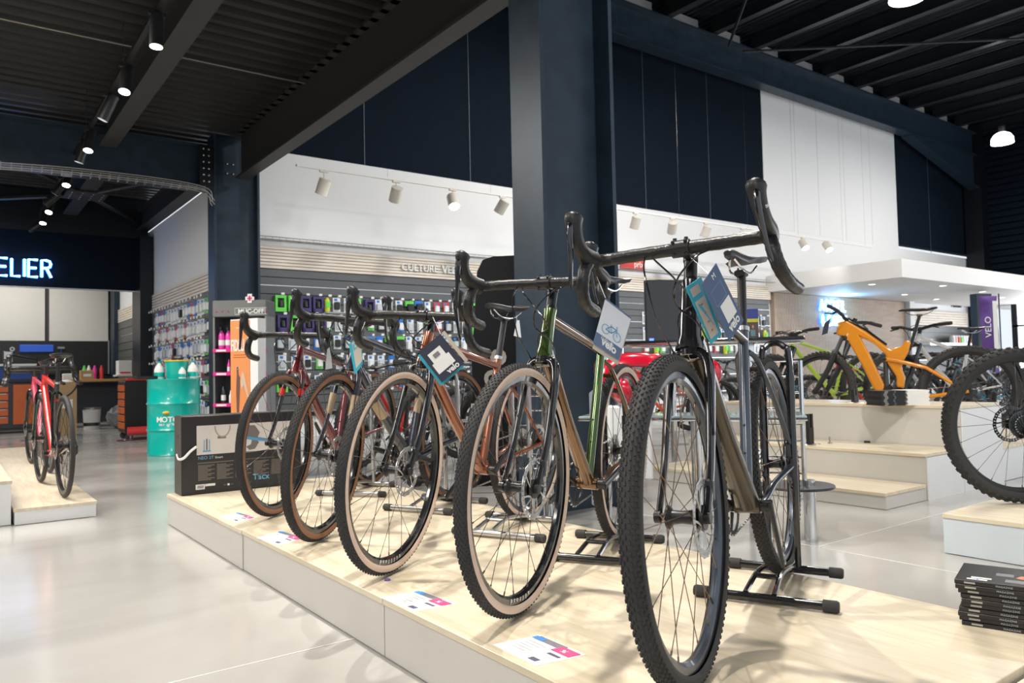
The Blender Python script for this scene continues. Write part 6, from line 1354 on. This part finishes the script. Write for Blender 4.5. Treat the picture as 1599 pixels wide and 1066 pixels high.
q.v = [(v[0] * (1 + random.uniform(-.16, .16)), v[1] * (1 + random.uniform(-.16, .16)), max(.0, v[2] * (1 + random.uniform(-.12, .18)))) for v in q.v]; q.obj('bag_body', o, smooth=False)
MB().use(MATS['bag_grey']).tube([(0, 0, .36), (.02, 0, .46)], [.04, .09], 8).obj('knot', o)
# black rolling chest right of it, red trainer on the floor
o = empty('rolling_tool_chest', (2.42, 12.6, 0)); tag(o, 'black rolling tool chest with orange drawer ends left of the oil drum', 'cabinet')
MB().use(M_satin).box(-.3, .24, -.28, .28, .1, .86, bev=.01).obj('chest_body', o)
for k in range(6): MB().use(M_orcab).box(-.315, -.3, -.24, .24, .16 + k * .11, .25 + k * .11, bev=.003).obj('drawer', o)
for x in (-.24, .18):
    for y in (-.22, .22): MB().use(M_rubber).lathe([(0, -.02), (.05, -.02), (.05, .02), (0, .02)], (x, y, .05), 'y', 14).obj('castor', o)
MB().use(Cr).box(-.25, .1, -.12, .1, .86, .9, bev=.008).obj('red_tray', o)
o = empty('floor_repair_frame', (2.25, 12.0, 0)); tag(o, 'small frame with red roller lying on the floor before the black tool chest', 'tool')
MB().use(Cr).tube([(-.16, 0, .15), (.16, -.02, .15)], .06, 14).obj('roller', o); MB().use(M_chrome).tube([(-.3, -.1, .02), (.3, -.12, .02)], .012, 8).tube([(-.28, .12, .02), (.3, .1, .02)], .012, 8).tube([(-.1, -.1, .02), (-.1, .1, .12), (-.1, .12, .02)], .01, 8).tube([(.15, -.1, .02), (.15, .1, .12), (.15, .12, .02)], .01, 8).obj('frame', o)
# small shelf and white box on the inner slatwall
o = empty('wall_shelf', (2.76, 15.9, .98)); tag(o, 'small pale shelf on the inner workshop slatwall', 'shelf'); MB().use(M_slat).box(-.2, .18, -.2, .2, -.03, 0).obj('shelf_board', o, smooth=False)
o = empty('carton', (2.72, 15.9, .9805)); tag(o, 'white box on the small shelf of the workshop slatwall', 'box'); MB().use(M_white).box(-.12, .1, -.15, .15, 0, .26, bev=.004).obj('body', o); MB().use(Cr).box(-.1, .08, -.153, -.15, .02, .05).obj('label', o, smooth=False)
# wheel and repair stands behind the red road bikes
o = empty('repair_stand', (1.15, 13.6, 0)); tag(o, 'dark repair stand holding a loose wheel before the wooden bench', 'repair stand')
MB().use(M_satin).tube([(0, 0, 0), (0, 0, 1.25)], .022, 10).tube([(0, 0, 1.2), (-.35, -.05, 1.28)], .018, 8).lathe([(0, .02), (.22, .012), (.24, 0)], seg=20).obj('stand_pole', o); MB().use(M_silver).box(-.45, -.34, -.08, .03, 1.22, 1.34, bev=.01).obj('clamp', o)
q = MB().use(M_rubber).tube([(.22 + math.cos(t) * .31, .0, .92 + math.sin(t) * .31) for t in [2 * PI * i / 32 for i in range(32)]], .014, 8, closed=True); q.obj('loose_wheel', o)
# wire cable duct under the workshop beam
q = MB().use(mat('pale_galvanised', (.42, .40, .37), .35, .7)); y_ = 10.25; z_ = 3.28
for dy, dz in ((0, 0), (.10, 0), (0, .05), (.10, .05)): q.tube(bez([(-6, y_ + dy, z_ + dz), (-1, y_ + dy, z_ + dz - .05), (1.2, y_ + dy, z_ + dz + .05), (2.6, y_ + dy, z_ + dz + .03), (2.82, y_ + dy, z_ + dz - .15)], 8), .006, 5)
for k in range(88):
    x = -6 + k * .1; q.tube([(x, y_, z_ + .05 + .03), (x, y_, z_ + .02), (x, y_ + .1, z_ + .02), (x, y_ + .1, z_ + .08)], .004, 4)
tag(q.obj('cable_duct'), 'pale wire cable duct fixed under the beam before the workshop', 'cable tray')
